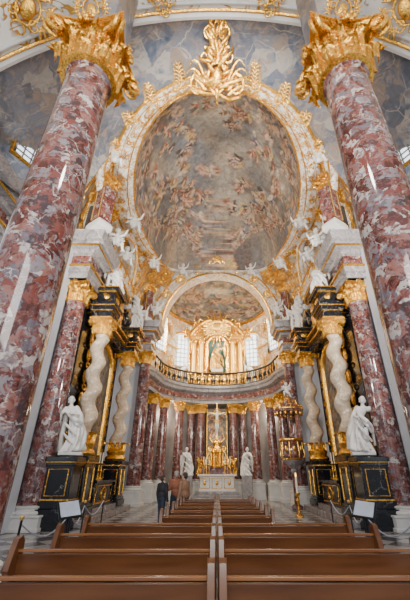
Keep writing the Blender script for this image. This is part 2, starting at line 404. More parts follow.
# apse
AX,AY,AC=5.2,7.4,24.0
m=MB(); m.grid(lambda u,v:(AX*cos(pi*u),AC+AY*sin(pi*u),8.4+6.9*v),48,8); struct(m.build('wall_back_upper',WG,ang=180),'white and gilt curved wall of the upper chancel')
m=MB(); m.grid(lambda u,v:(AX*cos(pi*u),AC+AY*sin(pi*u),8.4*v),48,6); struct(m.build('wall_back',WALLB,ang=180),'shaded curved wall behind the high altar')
m=MB(); m.grid(lambda u,v:(AX*cos(pi*u)*cos(v*pi/2),AC-.5+(AY+.5)*sin(pi*u)*cos(v*pi/2),15.0+2.2*sin(v*pi/2)),180,80)
o=struct(m.build('ceiling',FRESM,ang=180),'frescoed apse vault beyond the chancel arch')
X_,Y_=dome_coords(o,-5.2,5.2,15.6,31.4)
def clus2(rs,asp):
    return [(r*cos(t),r*sin(t)*asp,.12*rs.uniform(.8,1.3)) for r,nn in ((.92,14),(.7,11),(.45,8),(.2,4)) for t in [pi*(i+rs.uniform(.2,.8))/nn for i in range(nn)]]
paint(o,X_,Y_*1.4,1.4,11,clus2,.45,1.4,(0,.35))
m=MB(); m.tube([((AX-.12)*cos(pi*i/48),AC+(AY-.12)*sin(pi*i/48),14.95) for i in range(49)],.16,6); m.tube([((AX-.1)*cos(pi*i/48),AC+(AY-.1)*sin(pi*i/48),11.9) for i in range(49)],.08,6)
struct(m.build('trim_13',GOLD),'gilt cornice around the apse vault')
# gallery
GX,GY,GC=4.6,4.2,25.0
gp=[(-5.1,22.9),(-4.75,24.0)]+[(-GX*cos(pi*i/32),GC+GY*sin(pi*i/32)) for i in range(33)]+[(4.75,24.0),(5.1,22.9)]
GP=[(0,6.95),(.08,6.97),(.08,7.2),(.14,7.24),(0,7.3),(0,7.75),(.14,7.8),(.3,7.9),(.34,8.1),(.44,8.2),(.46,8.4),(-1,8.4)]
m=MB(); sweep(m,gp,GP); struct(m.build('trim_14',CORN,ang=30),'curved grey marble gallery front below the railing')
m=MB(); sweep(m,gp,[(.0,7.32),(.03,7.34),(.03,7.7),(0,7.72)]); struct(m.build('trim_15',PINK2),'rose marble panel band on the gallery front')
m=MB()
def gfl(u,v):
    a=Vector((-GX*cos(pi*u),GC+GY*sin(pi*u),0)); b=Vector((-AX*cos(pi*u),AC+AY*sin(pi*u),0)); p=a.lerp(b,v); return (p.x,p.y,8.38)
m.grid(gfl,32,2); m.grid(lambda u,v:(gfl(u,v)[0],gfl(u,v)[1],7.0),32,2); struct(m.build('floor_gallery',WHITE),'gallery floor slab behind the railing')
t=thing('balcony_railing','curved black iron and gilt railing along the chancel gallery','railing',(0,0,0))
rp=gp[1:-1]
def off(path,o,z):
    out=[]
    for i,p in enumerate(path):
        a=Vector(path[max(i-1,0)]); b=Vector(path[min(i+1,len(path)-1)]); d=(b-a).normalized(); out.append((p[0]+d.y*o,p[1]-d.x*o,z))
    return out
m=MB(); m.tube(off(rp,.2,9.5),.085,6); m.build('top_rail',IRON,t)
m=MB(); m.tube(off(rp,.2,8.5),.06,6); m.build('bottom_rail',IRON,t)
m=MB(); m.lathe([(.03,0),(.03,.1),(.06,.14),(.035,.2),(.09,.34),(.1,.42),(.05,.55),(.03,.7),(.05,.76),(.03,.82),(.03,.98)],8)
fine=[]
op=off(rp,.2,8.52)
for i in range(len(op)-1):
    a,b=Vector(op[i]),Vector(op[i+1]); fine.append(a); fine.append((a+b)/2)
b0=m.build('baluster',IRON,t); b0.location=fine[0]; b1=m.build('baluster',GOLD,t); b1.location=fine[1]; b1['label']='gilt baluster'
for i,p in enumerate(fine):
    if i>1:
        c=(b1 if i%3==1 else b0).copy(); COL.objects.link(c); c.location=p; c.parent=t

# ------------------------------------------------------------ windows
WN=[0]
def window(loc,tgt,w,h,label,glass=None):
    WN[0]+=1
    t=thing('window_%d'%WN[0],label,None,loc); t['kind']='structure'
    d=Vector(tgt)-Vector(loc); t.rotation_euler=(0,0,math.atan2(d.y,d.x)+pi/2)
    out=[(-w/2,0),(w/2,0)]+[(w/2*cos(pi*i/16),h-w/2+w/2*sin(pi*i/16)) for i in range(17)]
    m=MB(); m.prism(out,0,.05); m.build('pane',glass or GLASS,t)
    m=MB(); pts=[(p[0],-.03,p[1]) for p in out]; m.tube(pts,.09,6,closed=True); m.build('window_frame',WHITE,t)
    m=MB(); pts=[(p[0]*1.16,-.06,(p[1]-h/2)*1.09+h/2) for p in out]; m.tube(pts,.09,6,closed=True); m.build('gilt_surround',GOLD,t)
    m=MB()
    for x in (-w/4,0,w/4): m.box((x,-.02,h*.47),(.05,.04,h*.93))
    for k in range(1,7): m.box((0,-.02,h*k/7.5),(w*.97,.04,.05))
    m.build('muntins',LEADM,t)
window((-3.35,29.3,10.3),(0,20,10.3),1.4,3.1,'arched window left of the gilded upper altar')
window((3.35,29.3,10.3),(0,20,10.3),1.4,3.1,'arched window right of the gilded upper altar')
window((-4.8,26.4,10.9),(0,24,11),1.3,3.2,'side window of the apse on the left')
window((4.8,26.4,10.9),(0,24,11),1.3,3.2,'side window of the apse on the right')
window((-6.55,17.2,12.1),(0,17.2,12),2.0,2.9,'arched upper window above the left side altar')
window((6.55,17.2,12.1),(0,17.2,12),2.0,2.9,'arched upper window above the right side altar')
window((-7.25,8.9,12.2),(0,5,12),1.3,2.0,'lunette window in the shadowed vault behind the left near column')
window((7.25,8.9,12.2),(0,5,12),1.3,2.0,'lunette window in the shadowed vault behind the right near column')
k=16
RIBS=((11.9,5.6,10.9,4.9),(14.2,6.2,13.6,5.7),(20.3,6.2,20.0,4.9),(22.3,5.3,21.8,4.2))
for sx,side in ((-1,'left'),(1,'right')):
    m=MB()
    m.tube([(sx*(6.35-.9*sin(pi*i/30)),17.2+2.7*cos(pi*i/30),11.5+3.4*sin(pi*i/30)) for i in range(31)],.24,8)
    for ya,xa,yb,xb in RIBS:
        m.tube([(sx*(xa+(xb-xa)*(i/12)+.35*sin(pi*i/12)),ya+(yb-ya)*i/12,13.9+1.8*sin(pi/2*i/12)) for i in range(13)],.3,8)
    struct(m.build('trim_%d'%k,WGF,ang=180),'white stucco ribs of the %s upper wall'%side); k+=1
    m=MB()
    for o_ in (-.26,.28): m.tube([(sx*(6.2-.9*sin(pi*i/30)),17.2+(2.7+o_)*cos(pi*i/30),11.5+(3.4+o_)*sin(pi*i/30)) for i in range(31)],.05,6)
    for ya,xa,yb,xb in RIBS:
        for o_ in (-.26,.26): m.tube([(sx*(xa+(xb-xa)*(i/12)+.35*sin(pi*i/12)-.22),ya+(yb-ya)*i/12+o_,13.9+1.8*sin(pi/2*i/12)-.1) for i in range(13)],.045,6)
    struct(m.build('trim_%d'%(k+5),GOLD),'gilt edging of the %s upper window arch'%side)
    for j,(x,y,tx,ty) in enumerate(((6.25,13.1,0,9),(6.3,21.2,0,12))):
        t=thing('wall_niche','arched gilt-edged niche on the %s cornice, %s pilaster pair'%(side,['front','rear'][j]),None,(sx*x,y,11.45)); t['kind']='structure'
        d=Vector((tx,ty,0))-Vector((sx*x,y,0)); t.rotation_euler=(0,0,math.atan2(d.y,d.x)+pi/2)
        out=[(-.5,.2),(.5,.2)]+[(.5*cos(pi*i/12),2.1+.5*sin(pi*i/12)) for i in range(13)]
        m=MB(); m.prism(out,-.02,.03); m.build('recess_shade',DARK,t)  # flat dark panel, the niche's shade is put into its colour
        m=MB(); m.tube([(p[0]*1.1,-.05,p[1]) for p in out],.1,6,closed=True); m.build('surround',WGF,t)
        m=MB(); m.tube([(p[0]*1.35,-.05,(p[1]-1.3)*1.1+1.3) for p in out],.05,6,closed=True); m.build('gilt_edge',GOLD,t)
    t=thing('tribune_balcony','curved white and gilt tribune balcony below the %s upper window'%side,'balcony',(sx*6.1,17.2,11.42))
    m=MB(); m.grid(lambda u,v:(-sx*((.55+.25*sin(v*pi*.9))*sin(pi*u)**.6),-2.1*cos(pi*u),.95*v),32,8); m.build('front',WGF,t,ang=180)
    m=MB(); 
    for z in (.05,.97): m.tube([(-sx*(.6*sin(pi*i/24)**.6+.02),-2.12*cos(pi*i/24),z) for i in range(25)],.08 if z<.5 else .11,6)
    m.build('rail',GOLD,t)
    for q in range(7):
        a=pi*(q+1)/8; m=MB(); m.ball((-sx*(.82*sin(a)**.6),-2.15*cos(a),.5),(.08,.14,.26),8,6); m.build('gilt_boss',GOLD,t)

# ------------------------------------------------------------ ornament meshes
def leaf(m,th,R,hl,w):
    N=13; vs=[]
    for i in range(N):
        t=i/(N-1)
        if t<.65: o=.03+.10*t/.65; z=t/.65*.78
        else:
            q=(t-.65)/.35*pi*.9; o=.13+.22*(1-cos(q))*.9; z=.78+.2*sin(q)
        base=.95*(1-.25*t) if t<.75 else .95*(1-.25*t)*(1-((t-.75)/.25)**1.6*.85)
        jag=1.0 if i%2 else .66
        for u in (-1,-.55,-.2,0,.2,.55,1):
            rr=R+o*hl*1.0-.13*hl*u*u+(.07*hl if u==0 else 0)-(.04*hl if abs(u)==.2 else 0)
            a=th+u*(base*(jag if abs(u)==1 else 1))*w/R; vs.append((rr*cos(a),rr*sin(a),(z-(0 if abs(u)<1 or i%2 else .03))*hl))
    m.add(vs,[(j*7+i,j*7+i+1,j*7+i+8,j*7+i+7) for j in range(N-1) for i in range(6)])
def spiral(c,r0,turns,dirx,n=18,r1=.15):
    pts=[]
    for i in range(n):
        t=i/(n-1); a=pi/2-2*pi*turns*t; r=r0*(1-t)+r0*r1*t; pts.append((c[0]+dirx*r*cos(a),c[1],c[2]+r*sin(a)))
    return pts
def capital_mesh():
    m=MB(); m.lathe([(.9,0),(1.0,.03),(1.0,.1),(.9,.14),(.82,.9),(.86,1.4),(1.0,1.75),(.95,1.8)],24)
    for k in range(8): leaf(m,2*pi*k/8,.92,.88,.35)
    for k in range(8): leaf(m,2*pi*(k+.5)/8,.90,1.42,.34)
    for k in range(4):
        a=pi/4+k*pi/2; M=Matrix.Rotation(a,4,'Z')
        st=len(m.v)
        pts=[(.95,0,1.05),(1.1,0,1.4),(1.35,0,1.72)]
        for i in range(16):
            t=i/15; q=pi*.75-2*pi*1.5*t; r=.36*(1-.8*t); pts.append((1.58+r*cos(q),0,1.48+r*sin(q)))
        for yy in (-.12,.12): m.tube([(p[0],yy*(1 if p[0]>1.2 else 2.5),p[2]) for p in pts],[.085]*10+[.07]*(len(pts)-10),6)
        leaf(m,0,1.2,.6,.25)
        m.xf(M,st)
        a=k*pi/2; m.ball((1.25*cos(a),1.25*sin(a),1.88),(.15,.15,.16),8,6)
        for q in range(6): m.ball((1.3*cos(a)+.24*cos(q)*-sin(a),1.3*sin(a)+.24*cos(q)*cos(a),1.88+.24*sin(q)),.1,6,5)
        for s in (-1,1):
            st=len(m.v); pp=[(.98,s*.1,1.0),(1.02,s*.16,1.25),(1.08,s*.22,1.5)]
            for i in range(12):
                q=pi*(.9)-2*pi*1.2*i/11; r=.2*(1-.07*i); pp.append((1.12,s*(.42+r*cos(q)),1.55+r*sin(q)))
            m.tube(pp,.05,5); m.xf(Matrix.Rotation(a,4,'Z'),st)
    out=[]
    for k in range(4):
        for i in range(8):
            t=i/8; a=pi/4+k*pi/2; b=a+pi/2; R=1.85
            p=Vector((R*cos(a),R*sin(a))).lerp(Vector((R*cos(b),R*sin(b))),t); p*=1-.18*sin(pi*t)
            out.append((p.x,p.y))
    m.prism(out,1.78,1.88,'Z'); m.prism([(p[0]*1.07,p[1]*1.07) for p in out],1.91,2.0,'Z'); m.prism([(p[0]*1.0,p[1]*1.0) for p in out],2.0,2.08,'Z')
    return m
capM=capital_mesh().build('capital',GOLD,ang=50); capmesh=capM.data; bpy.data.objects.remove(capM)
CAPH=2.08
def add_cap(parent,z,s,mat=None,name='capital'):
    o=bpy.data.objects.new(name,capmesh); COL.objects.link(o); o.parent=parent; o.location=(0,0,z); o.scale=(s,s,s); return o
def column(label,x,y,r,z1,ped=.5,mat=PINK,pmat=WHITE,group=None,z0=0,capk=1.0,rz=0,tap=.86):
    t=thing('marble_column',label,'column',(x,y,z0),rz,group); r2=r*tap; ch=CAPH*r2*capk
    m=MB()
    w=r*2.7
    m.box((0,0,ped*.12),(w*1.08,w*1.08,ped*.24)); m.box((0,0,ped*.5),(w,w,ped)); m.box((0,0,ped*.93),(w*1.06,w*1.06,ped*.14))
    m.build('pedestal',pmat,t,bevel=.015)
    m=MB(); m.lathe([(r*1.3,0),(r*1.36,r*.1),(r*1.3,r*.22),(r*1.14,r*.27),(r*1.1,r*.36),(r*1.2,r*.42),(r*1.2,r*.5),(r*1.05,r*.56)],36,(0,0,ped)); m.build('base',WHITE,t)
    hs=z1-z0-ch; zb=ped+r*.55
    m=MB(); m.lathe([(r*1.05,zb),(r,zb+.08)]+[(r+(r2-r)*(i/12)**1.5,zb+.08+(hs-zb-.16)*i/12) for i in range(13)]+[(r2*1.08,hs-.05),(r2*1.08,hs)],40); m.build('shaft',mat,t)
    add_cap(t,hs,r2*capk); return t
column('giant red and white marble column at the left edge, nearest of all',-2.87,4.3,.49,10.6,.5,capk=1.34,tap=.92)
column('giant red and white marble column at the right edge, nearest of all',2.87,4.3,.49,10.6,.5,capk=1.34,tap=.92)
column('tall red marble column in front of the left side altar',-6.3,13.2,.46,9.28,.45,capk=1.15)
column('tall red marble column in front of the right side altar',6.3,13.2,.46,9.28,.45,capk=1.15)
column('tall red marble column beyond the left side altar, at the gallery end',-5.0,22.6,.42,9.28,.8,capk=1.15)
column('tall red marble column beyond the right side altar, behind the pulpit',5.0,22.6,.42,9.28,.8,capk=1.15)
ords=['innermost','second','third','fourth','outermost']
for s,sd in ((-1,'left'),(1,'right')):
    for i,(x,y) in enumerate(((1.35,29.45),(2.15,30.0),(3.05,28.3),(4.15,26.9),(4.75,25.3))):
        column('rose marble column under the gallery, %s on the %s of the high altar'%(ords[i],sd),s*x,y,.36,6.97,1.1,PINK2,capk=1.15)
for s,sd in ((-1,'left'),(1,'right')):
    m=MB(); m.box((s*2.95,4.35,12.7),(1.0,1.0,4.0)); m.box((s*2.95,4.35,10.9),(1.15,1.15,.6))
    struct(m.build('trim_%d'%(30 if s<0 else 31),GREY,bevel=.03),'stone impost block above the %s near capital'%sd)
def pilaster(label,x,y,z0,z1,w,rz=0,group=None):
    t=thing('pilaster',label,'pilaster',(x,y,z0),rz,group); s=w*.46; ch=CAPH*s; h=z1-z0
    m=MB(); m.box((0,0,.14),(w*1.25,w*1.0,.28)); m.box((0,0,.33),(w*1.12,w*.9,.1)); m.build('base',WHITE,t,bevel=.01)
    m=MB(); m.box((0,0,.38+(h-ch-.38)/2),(w,w*.8,h-ch-.38)); m.build('shaft',PINK2,t,bevel=.02)
    m=MB(); hh=h-ch-.38
    m.tube([(-w*.34,-w*.41,.38+hh*.08),(w*.34,-w*.41,.38+hh*.08),(w*.34,-w*.41,.38+hh*.92),(-w*.34,-w*.41,.38+hh*.92)],.025,6,closed=True); m.build('gilt_frame',GOLDL,t)
    add_cap(t,h-ch,s)
for s,sd in ((-1,'left'),(1,'right')):
    for i,(x,y,w) in enumerate(((5.4,11.9,.75),(6.1,14.2,.6),(6.1,20.2,.6),(5.25,22.2,.65))):
        pilaster('rose marble pilaster with gilt capital on the %s cornice, %s from the front'%(sd,['first','second','third','fourth'][i]),s*x,y,11.42,14.6,w,s*radians([35,75,80,40][i]))
def cart_mesh():
    m=MB()
    m.ball((0,0,0),(.22,.09,.32),14,8)
    m.tube([(.33*cos(2*pi*i/24),-.04,.45*sin(2*pi*i/24)) for i in range(24)],.045,6,closed=True)
    for s in (-1,1):
        m.tube(spiral((s*.42,-.03,.25),.22,1.3,s),[.06*(1-i/24) for i in range(18)],6)
        m.tube(spiral((s*.36,-.03,-.3),.2,-1.3,s),[.055*(1-i/24) for i in range(18)],6)
        m.tube([(s*(.1+.25*sin(pi*i/8)),-.03,.45+.5*i/8) for i in range(9)],[.06*(1-i/10) for i in range(9)],6)
        m.tube([(s*(.5+.16*sin(pi*i/8)),-.02,.3-.6*i/8) for i in range(9)],.04,6)
        m.tube([(s*(.05+.15*sin(pi*i/8)),-.03,-.45-.4*i/8) for i in range(9)],[.055*(1-i/10) for i in range(9)],6)
        for q in range(7):
            a=radians(10+q*24); st=len(m.v); m.ball((0,0,.16),(.04,.03,.2),6,5); m.xf(Matrix.Translation((s*.5,-.02,.3-.08*q))@Matrix.Rotation(s*a,4,'Y'),st)
    for q in range(7):
        a=radians(-60+20*q); st=len(m.v); m.ball((0,-.04,.28),(.04,.04,.24),6,5); m.xf(Matrix.Translation((0,0,.42))@Matrix.Rotation(a,4,'Y'),st)
    return m
def spray_mesh():
    m=MB()
    m.tube([(.12*sin(5*i/12),0,-.7+1.5*i/12) for i in range(13)],[.045*(1-i/15) for i in range(13)],6)
    for q in range(6):
        z=-.6+.22*q; L=.5-.05*q
        for s in (-1,1):
            m.tube([(s*L*(i/8)*(1-.1*i/8),-.05*sin(pi*i/8),z+.35*sin(pi*.9*i/8)*L*1.6) for i in range(9)],[.04*(1-(i/9)**2)+.01 for i in range(9)],5)
            m.tube(spiral((s*L*.9,-.02,z+.02),.1,1.1,s,8),.022,5)
    m.ball((0,-.03,-.72),(.11,.07,.11),8,6)
    for s in (-1,1): m.tube(spiral((s*.25,-.02,-.75),.22,1.4,s),[.05*(1-i/24) for i in range(18)],6)
    return m
def crest_mesh():
    m=MB(); rnd=random.Random(12)
    m.ball((0,0,-.62),(.24,.14,.34),14,8); m.tube([(.34*cos(2*pi*i/24),-.05,-.62+.46*sin(2*pi*i/24)) for i in range(24)],.065,6,closed=True)
    m.tube([(.06*sin(i),-.03,-.2+1.4*i/10) for i in range(11)],[.12*(1-i/13) for i in range(11)],8)
    for q in range(30):
        z=-1.1+2.1*(q//2)/15+rnd.uniform(-.05,.05); s=-1 if q%2 else 1
        L=(1.05,.72,1.0,.55,.8,.42,.5,.62,.45,.30,.5,.34,.25,.4,.3)[q//2]*rnd.uniform(.75,1.15)
        r=.055*rnd.uniform(.8,1.3); up=rnd.uniform(.15,.7); dn=rnd.uniform(-.2,.2)
        m.tube([(s*.06,-.04,z),(s*L*.45,-.12,z+dn),(s*L*.85,-.09,z+up*.35+dn),(s*L*rnd.uniform(.85,1.1),-.03,z+up*.75)],[r*1.1,r*1.6,r*1.1,.008],6)
        if q%3: m.tube(spiral((s*L*.62,-.08,z+.12),.11,1.2,s*rnd.choice((-1,1)),10),.03,5)
    for s in (-1,1):
        m.tube(spiral((s*.72,-.05,-.85),.36,1.4,s),[.085*(1-i/24) for i in range(18)],6)
        m.tube(spiral((s*.45,-.05,.0),.26,-1.3,s),[.07*(1-i/24) for i in range(18)],6)
        m.tube(spiral((s*.3,-.05,.62),.18,1.3,s),[.06*(1-i/24) for i in range(18)],6)
        for w in range(4):
            m.tube([(s*(.45+(.95-.12*w)*i/8),-.03-.02*w,-1.15+.16*w+(.30+.09*w)*sin(pi*.75*i/8)) for i in range(9)],[.075*(1-i/9)+.01 for i in range(9)],6)
    m.tube([(0,-.05,.9),(0.05,-.08,1.2),(-.03,-.05,1.45),(0,0,1.7)],[.12,.10,.06,.01],6)
    for q in range(5):
        a=radians(-70+35*q); st=len(m.v); m.ball((0,-.06,.22),(.04,.05,.22),6,5); m.xf(Matrix.Translation((0,0,1.1))@Matrix.Rotation(a,4,'Y'),st)
    m.tube([(0,-.05,-.95),(0,-.08,-1.25),(0,0,-1.5)],[.12,.08,.01],6)
    return m
OM={}
for nm,fn in (('gilded_cartouche',cart_mesh),('acanthus_spray',spray_mesh),('gilded_crest',crest_mesh)):
    co=fn().build('x',GOLD,ang=60); OM[nm]=co.data; bpy.data.objects.remove(co)
def cartouche(label,loc,tgt,s,group=None,sz=None,name='gilded_cartouche',roll=0):
    o=bpy.data.objects.new(name,OM[name]); COL.objects.link(o); o.location=loc; o.scale=(s,s,s if sz is None else sz)
    tag(o,label,'ornament',group); face(o,tgt)
    if roll: o.rotation_quaternion=o.rotation_quaternion@Matrix.Rotation(roll,3,'Y').to_quaternion()
    return o
cartouche('largest gilded crest, hanging at the crown of the near arch',(0,6.75,15.5),(0,0,1.6),1.0,sz=1.08,name='gilded_crest')
nf=32
ths=[2*pi*(i+.5)/nf for i in range(nf)]
on=['first','second','third','fourth','fifth','sixth','seventh','eighth','ninth','tenth','eleventh','twelfth','thirteenth','fourteenth','fifteenth','sixteenth']
for s,sd in ((-1,'left'),(1,'right')):
    ls=sorted([t_ for t_ in ths if sg(cos(t_))==s and sin(t_)<.6],key=lambda t_:rim(t_)[1])
    for r_,t_ in enumerate(ls):
        x,y=rim(t_,.62*wf(t_),.27); cartouche('gilt scroll cartouche on the dome frame, %s from the top on the %s side'%(on[r_],sd),(x,y,rz_(t_)-.3),(0,9,2),.34)
    ls=sorted([t_+pi/nf for t_ in ths if sg(cos(t_+pi/nf))==s and abs(cos(t_+pi/nf))>.05 and sin(t_+pi/nf)<.6],key=lambda t_:rim(t_)[1])
    for r_,t_ in enumerate(ls):
        x,y=rim(t_,.62*wf(t_),.3); cartouche('gilt acanthus spray between frame cartouches, %s from the top on the %s side'%(on[r_],sd),(x,y,rz_(t_)-.3),(0,9,2),.38,name='acanthus_spray',roll=s*radians(90-r_*14))
    for r_,t_ in enumerate([2*pi*(270+s*a_)/360 for a_ in (14,27,40,53)]):
        x,y=rim(t_,1.55,.85); cartouche('gilt acanthus spray outside the dome frame on the marble, %s from the crest, %s side'%(on[r_],sd),(x,y,15.85),(0,0,1.6),.6,name='acanthus_spray',roll=s*radians(14+r_*16))
for i,al in enumerate((12,30,50,70,90,110,130,150,168)):
    x,z=a2(radians(al),.45)
    cartouche('gilt cartouche on the chancel arch, %s counted from its right foot'%on[i],(x,22.55,z),(0,0,5),.48 if i!=4 else 1.0)
rn=['lowest','second','third','fourth','top']
for s,sd in ((-1,'left'),(1,'right')):
    for vi,v_ in enumerate((.10,.32,.52,.72,.90)):
        for ui,u_ in enumerate((.03,.12,.21,.30,.40,.50,.60,.70,.79,.88,.96)):
            if .3<u_<.7 and v_<.8: continue
            p=Vector(LOFT[s](u_,v_)); e=1e-2
            du=Vector(LOFT[s](u_+e,v_))-p; dv=Vector(LOFT[s](u_,v_+e))-p; n=du.cross(dv).normalized()
            if n.x*s>0: n=-n
            q=p+n*.25
            cartouche('gilt stucco ornament on the %s upper wall, %s row, %s from the front'%(sd,rn[vi],on[ui]),q,q+n,.55 if (ui+vi)%2 else .68,'gilt ornaments on the upper walls',name='gilded_cartouche' if (ui+vi)%2 else 'acanthus_spray')
    cartouche('gilt scrollwork on the white vault in the top %s corner'%sd,(s*5.5,4.6,13.6),(0,0,1.6),.9)
    cartouche('gilt acanthus scroll on the white vault nearer the middle, %s side'%sd,(s*2.0,4.9,15.45),(0,0,1.6),.7,name='acanthus_spray',roll=s*1.3)
    cartouche('gilt shell ornament on the rear of the %s near capital pier'%sd,(s*3.0,3.78,11.4),(s*2.9,0,9),.55)
    for j,(x,y,z) in enumerate(((3.9,30.0,12.9),(4.6,28.3,13.4),(2.2,30.9,13.9),(5.0,25.6,13.6),(2.3,30.6,9.6),(4.35,28.5,10.4))):
        cartouche('gilt ornament on the upper chancel wall, %s from the altar, %s side'%(on[j],sd),(s*x*.94,y-.35,z),(0,20,9),.85,'gilt ornaments of the chancel wall',name='acanthus_spray' if j%2 else 'gilded_cartouche')
    for j,(x,z) in enumerate(((4.9,14.6),(4.2,15.6),(5.5,12.8))):
        cartouche('gilt ornament on the spandrel beside the chancel arch, %s from its foot, %s side'%(on[(1,2,0)[j]],sd),(s*x,23.05,z),(0,0,8),.7,name='acanthus_spray' if j!=1 else 'gilded_cartouche',roll=-s*.5)

# ------------------------------------------------------------ figures
def head(m,c,k=1.0,turn=0):
    st=len(m.v)
    m.ball((0,.01*k,.02*k),(.076*k,.095*k,.10*k),14,10); m.ball((0,-.02*k,-.05*k),(.058*k,.07*k,.065*k),12,8)
    m.tube([(0,-.09*k,.025*k),(0,-.112*k,-.02*k)],[.008*k,.015*k],6); m.ball((0,-.086*k,-.055*k),(.026*k,.012*k,.008*k),8,5)
    m.ball((0,-.075*k,-.095*k),(.024*k,.02*k,.018*k),8,5)
    for s in (-1,1):
        m.ball((s*.03*k,-.08*k,.012*k),(.014*k,.01*k,.008*k),8,5); m.ball((s*.078*k,.005*k,-.01*k),(.01*k,.02*k,.03*k),8,6)
        m.ball((s*.03*k,-.084*k,.034*k),(.02*k,.01*k,.006*k),8,5)
    m.xf(Matrix.Translation(c)@Matrix.Rotation(turn,4,'Z'),st)
def hand(m,w,d,k=1.0,curl=.35,side=1):
    d=Vector(d).normalized(); w=Vector(w)
    a=Vector((0,-1,0))-d*Vector((0,-1,0)).dot(d)
    if a.length<.1: a=d.orthogonal()
    a.normalize(); b=d.cross(a)
    M=Matrix((b,a,d)).transposed()
    m.ball(w+d*.045*k,(.014*k,.038*k,.048*k),8,6,M)
    for i,L in enumerate((.068,.08,.075,.06)):
        o=a*(.03-.02*i)*k; p0=w+d*.08*k+o; p1=p0+d*L*.5*k+b*L*curl*.3*k*side; p2=p1+d*L*.4*k+b*L*curl*k*side
        m.tube([p0-d*.02*k,p0,p1,p2],[.009*k,.009*k,.008*k,.006*k],6)
    p0=w+d*.02*k+a*.03*k; m.tube([p0,p0+(d*.03+a*.03)*k,p0+(d*.06+a*.035)*k],[.011*k,.01*k,.007*k],6)
def statue_mesh(arms,wings=False,seed=0,lean=.15,tall=1.0):
    m=MB(); rnd=random.Random(seed); ph=rnd.random()*6; lean=lean if seed%2 else -lean
    offf=lambda z:(lean*sin(z*2.6),-.05*cos(z*3))
    prof=[(.31,0),(.33,.05),(.28,.25),(.25,.5),(.225,.75),(.20,.95),(.145,1.12),(.165,1.28),(.155,1.38),(.07,1.46)]
    m.lathe(prof,72,fn=lambda t,r,z:r*(1+(.26*sin(5*t+ph+3.2*z)+.15*sin(11*t-ph-5*z))*max(0,1-z/1.35))*(1-.25*abs(sin(t))*(z>1.0)),off=offf)
    ox,oy=offf(1.4)
    m.ball((.10,-.20,.55),(.09,.1,.2),10,8)
    m.limb([(ox,oy,1.4),(ox,oy-.01,1.56)],[.06,.052]); head(m,(ox,oy-.02,1.66),1.05,rnd.uniform(-.6,.6))
    m.ball((ox,oy+.01,1.70),(.092,.105,.085),10,7)
    for i in range(9):
        a=i*.7; m.ball((ox+.09*cos(a),oy+.03+.07*sin(a)*.9,1.64+.05*sin(3*a)),(.035,.035,.04),6,5)
    for s,pts in zip((-1,1),arms):
        P=[(ox+s*.17,oy,1.36)]+[(ox+s*p[0],p[1],p[2]) for p in pts]
        m.limb(P,[.075,.062,.04][:len(P)]); d=Vector(P[-1])-Vector(P[-2]); hand(m,P[-1],d,1.25)
        m.limb([P[0],P[1]],[.09,.085])
        e=Vector(P[1]); m.tube([e,e+Vector((s*.03,.03,-.25)),e+Vector((s*.05,.04,-.6))],[.09,.09,.03],8)
    m.tube([(ox-.2,oy-.02,1.35),(-.06,-.22,1.1),(.14,-.27,.92),(.28,-.1,.82),(.36,.05,.6),(.40,.06,.25)],[.05,.07,.08,.07,.06,.04],8)
    m.tube([(ox-.14,oy-.06,1.33),(0,-.22,.98),(.16,-.26,.78),(.30,-.06,.6)],[.03,.045,.05,.03],8)
    m.tube([(-.24,-.12,.9),(-.05,-.28,.7),(.12,-.28,.5),(.29,-.12,.35)],[.035,.05,.05,.035],8)
    m.tube([(-.26,-.05,.6),(-.12,-.28,.42),(.05,-.3,.25),(.25,-.2,.1)],[.03,.045,.045,.03],8)
    m.tube([(ox-.16,oy+.12,1.38),(-.26,.14,1.0),(-.36,.12,.5),(-.38,.16,.05)],[.06,.09,.11,.08],8)
    for s in (-1,1): m.limb([(s*.1,-.24,.04),(s*.12,-.36,.03)],[.05,.04])
    if wings:
        for s in (-1,1):
            for q in range(6):
                a=radians(28+q*20); L=.52-.05*q; c=Vector((s*.10,.14,1.28)); d=Vector((s*sin(a),.35,cos(a)*.8)).normalized()
                m.tube([c,c+d*L*.4,c+d*L*.8,c+d*L],[.06,.085,.07,.03],8)
    return m
POSES=[([(.34,-.1,1.2),(.28,-.36,1.34)],[(.30,-.05,1.12),(.1,-.28,1.12)]),
       ([(.30,-.02,1.10),(.2,-.3,1.0)],[(.38,-.1,1.42),(.42,-.18,1.72)]),
       ([(.36,-.05,1.5),(.45,-.15,1.8)],[(.3,0,1.12),(.38,-.2,.92)]),
       ([(.28,-.16,1.16),(.02,-.3,1.3)],[(.28,-.16,1.16),(.02,-.3,1.3)])]
SM={}
def statue(label,loc,tgt,h,pose=0,wings=False,mat=STAT,name='statue',plinth=0,tilt=0):
    key=(pose,wings,mat.name)
    if key not in SM:
        SM[key]=statue_mesh(POSES[pose],wings,pose*3+1).build('x',mat,ang=180)
        me=SM[key].data; bpy.data.objects.remove(SM[key]); SM[key]=me
    t=thing(name,label,'statue',loc); d=Vector(tgt)-Vector(loc); t.rotation_euler=(0,0,math.atan2(d.y,d.x)+pi/2)
    k=(h-plinth)/1.77
    o=bpy.data.objects.new('figure',SM[key]); COL.objects.link(o); o.parent=t; o.scale=(k,k,k); o.location=(0,0,plinth); o.rotation_euler=(0,tilt,0)
    r=o.modifiers.new('r','REMESH'); r.mode='VOXEL'; r.voxel_size=.015; r.use_smooth_shade=True
    if plinth:
        m=MB(); m.box((0,-.02,plinth/2),(.7*k,.7*k,plinth)); m.build('plinth',CORN if plinth>1 else WHITE,t,bevel=.02)
    return t
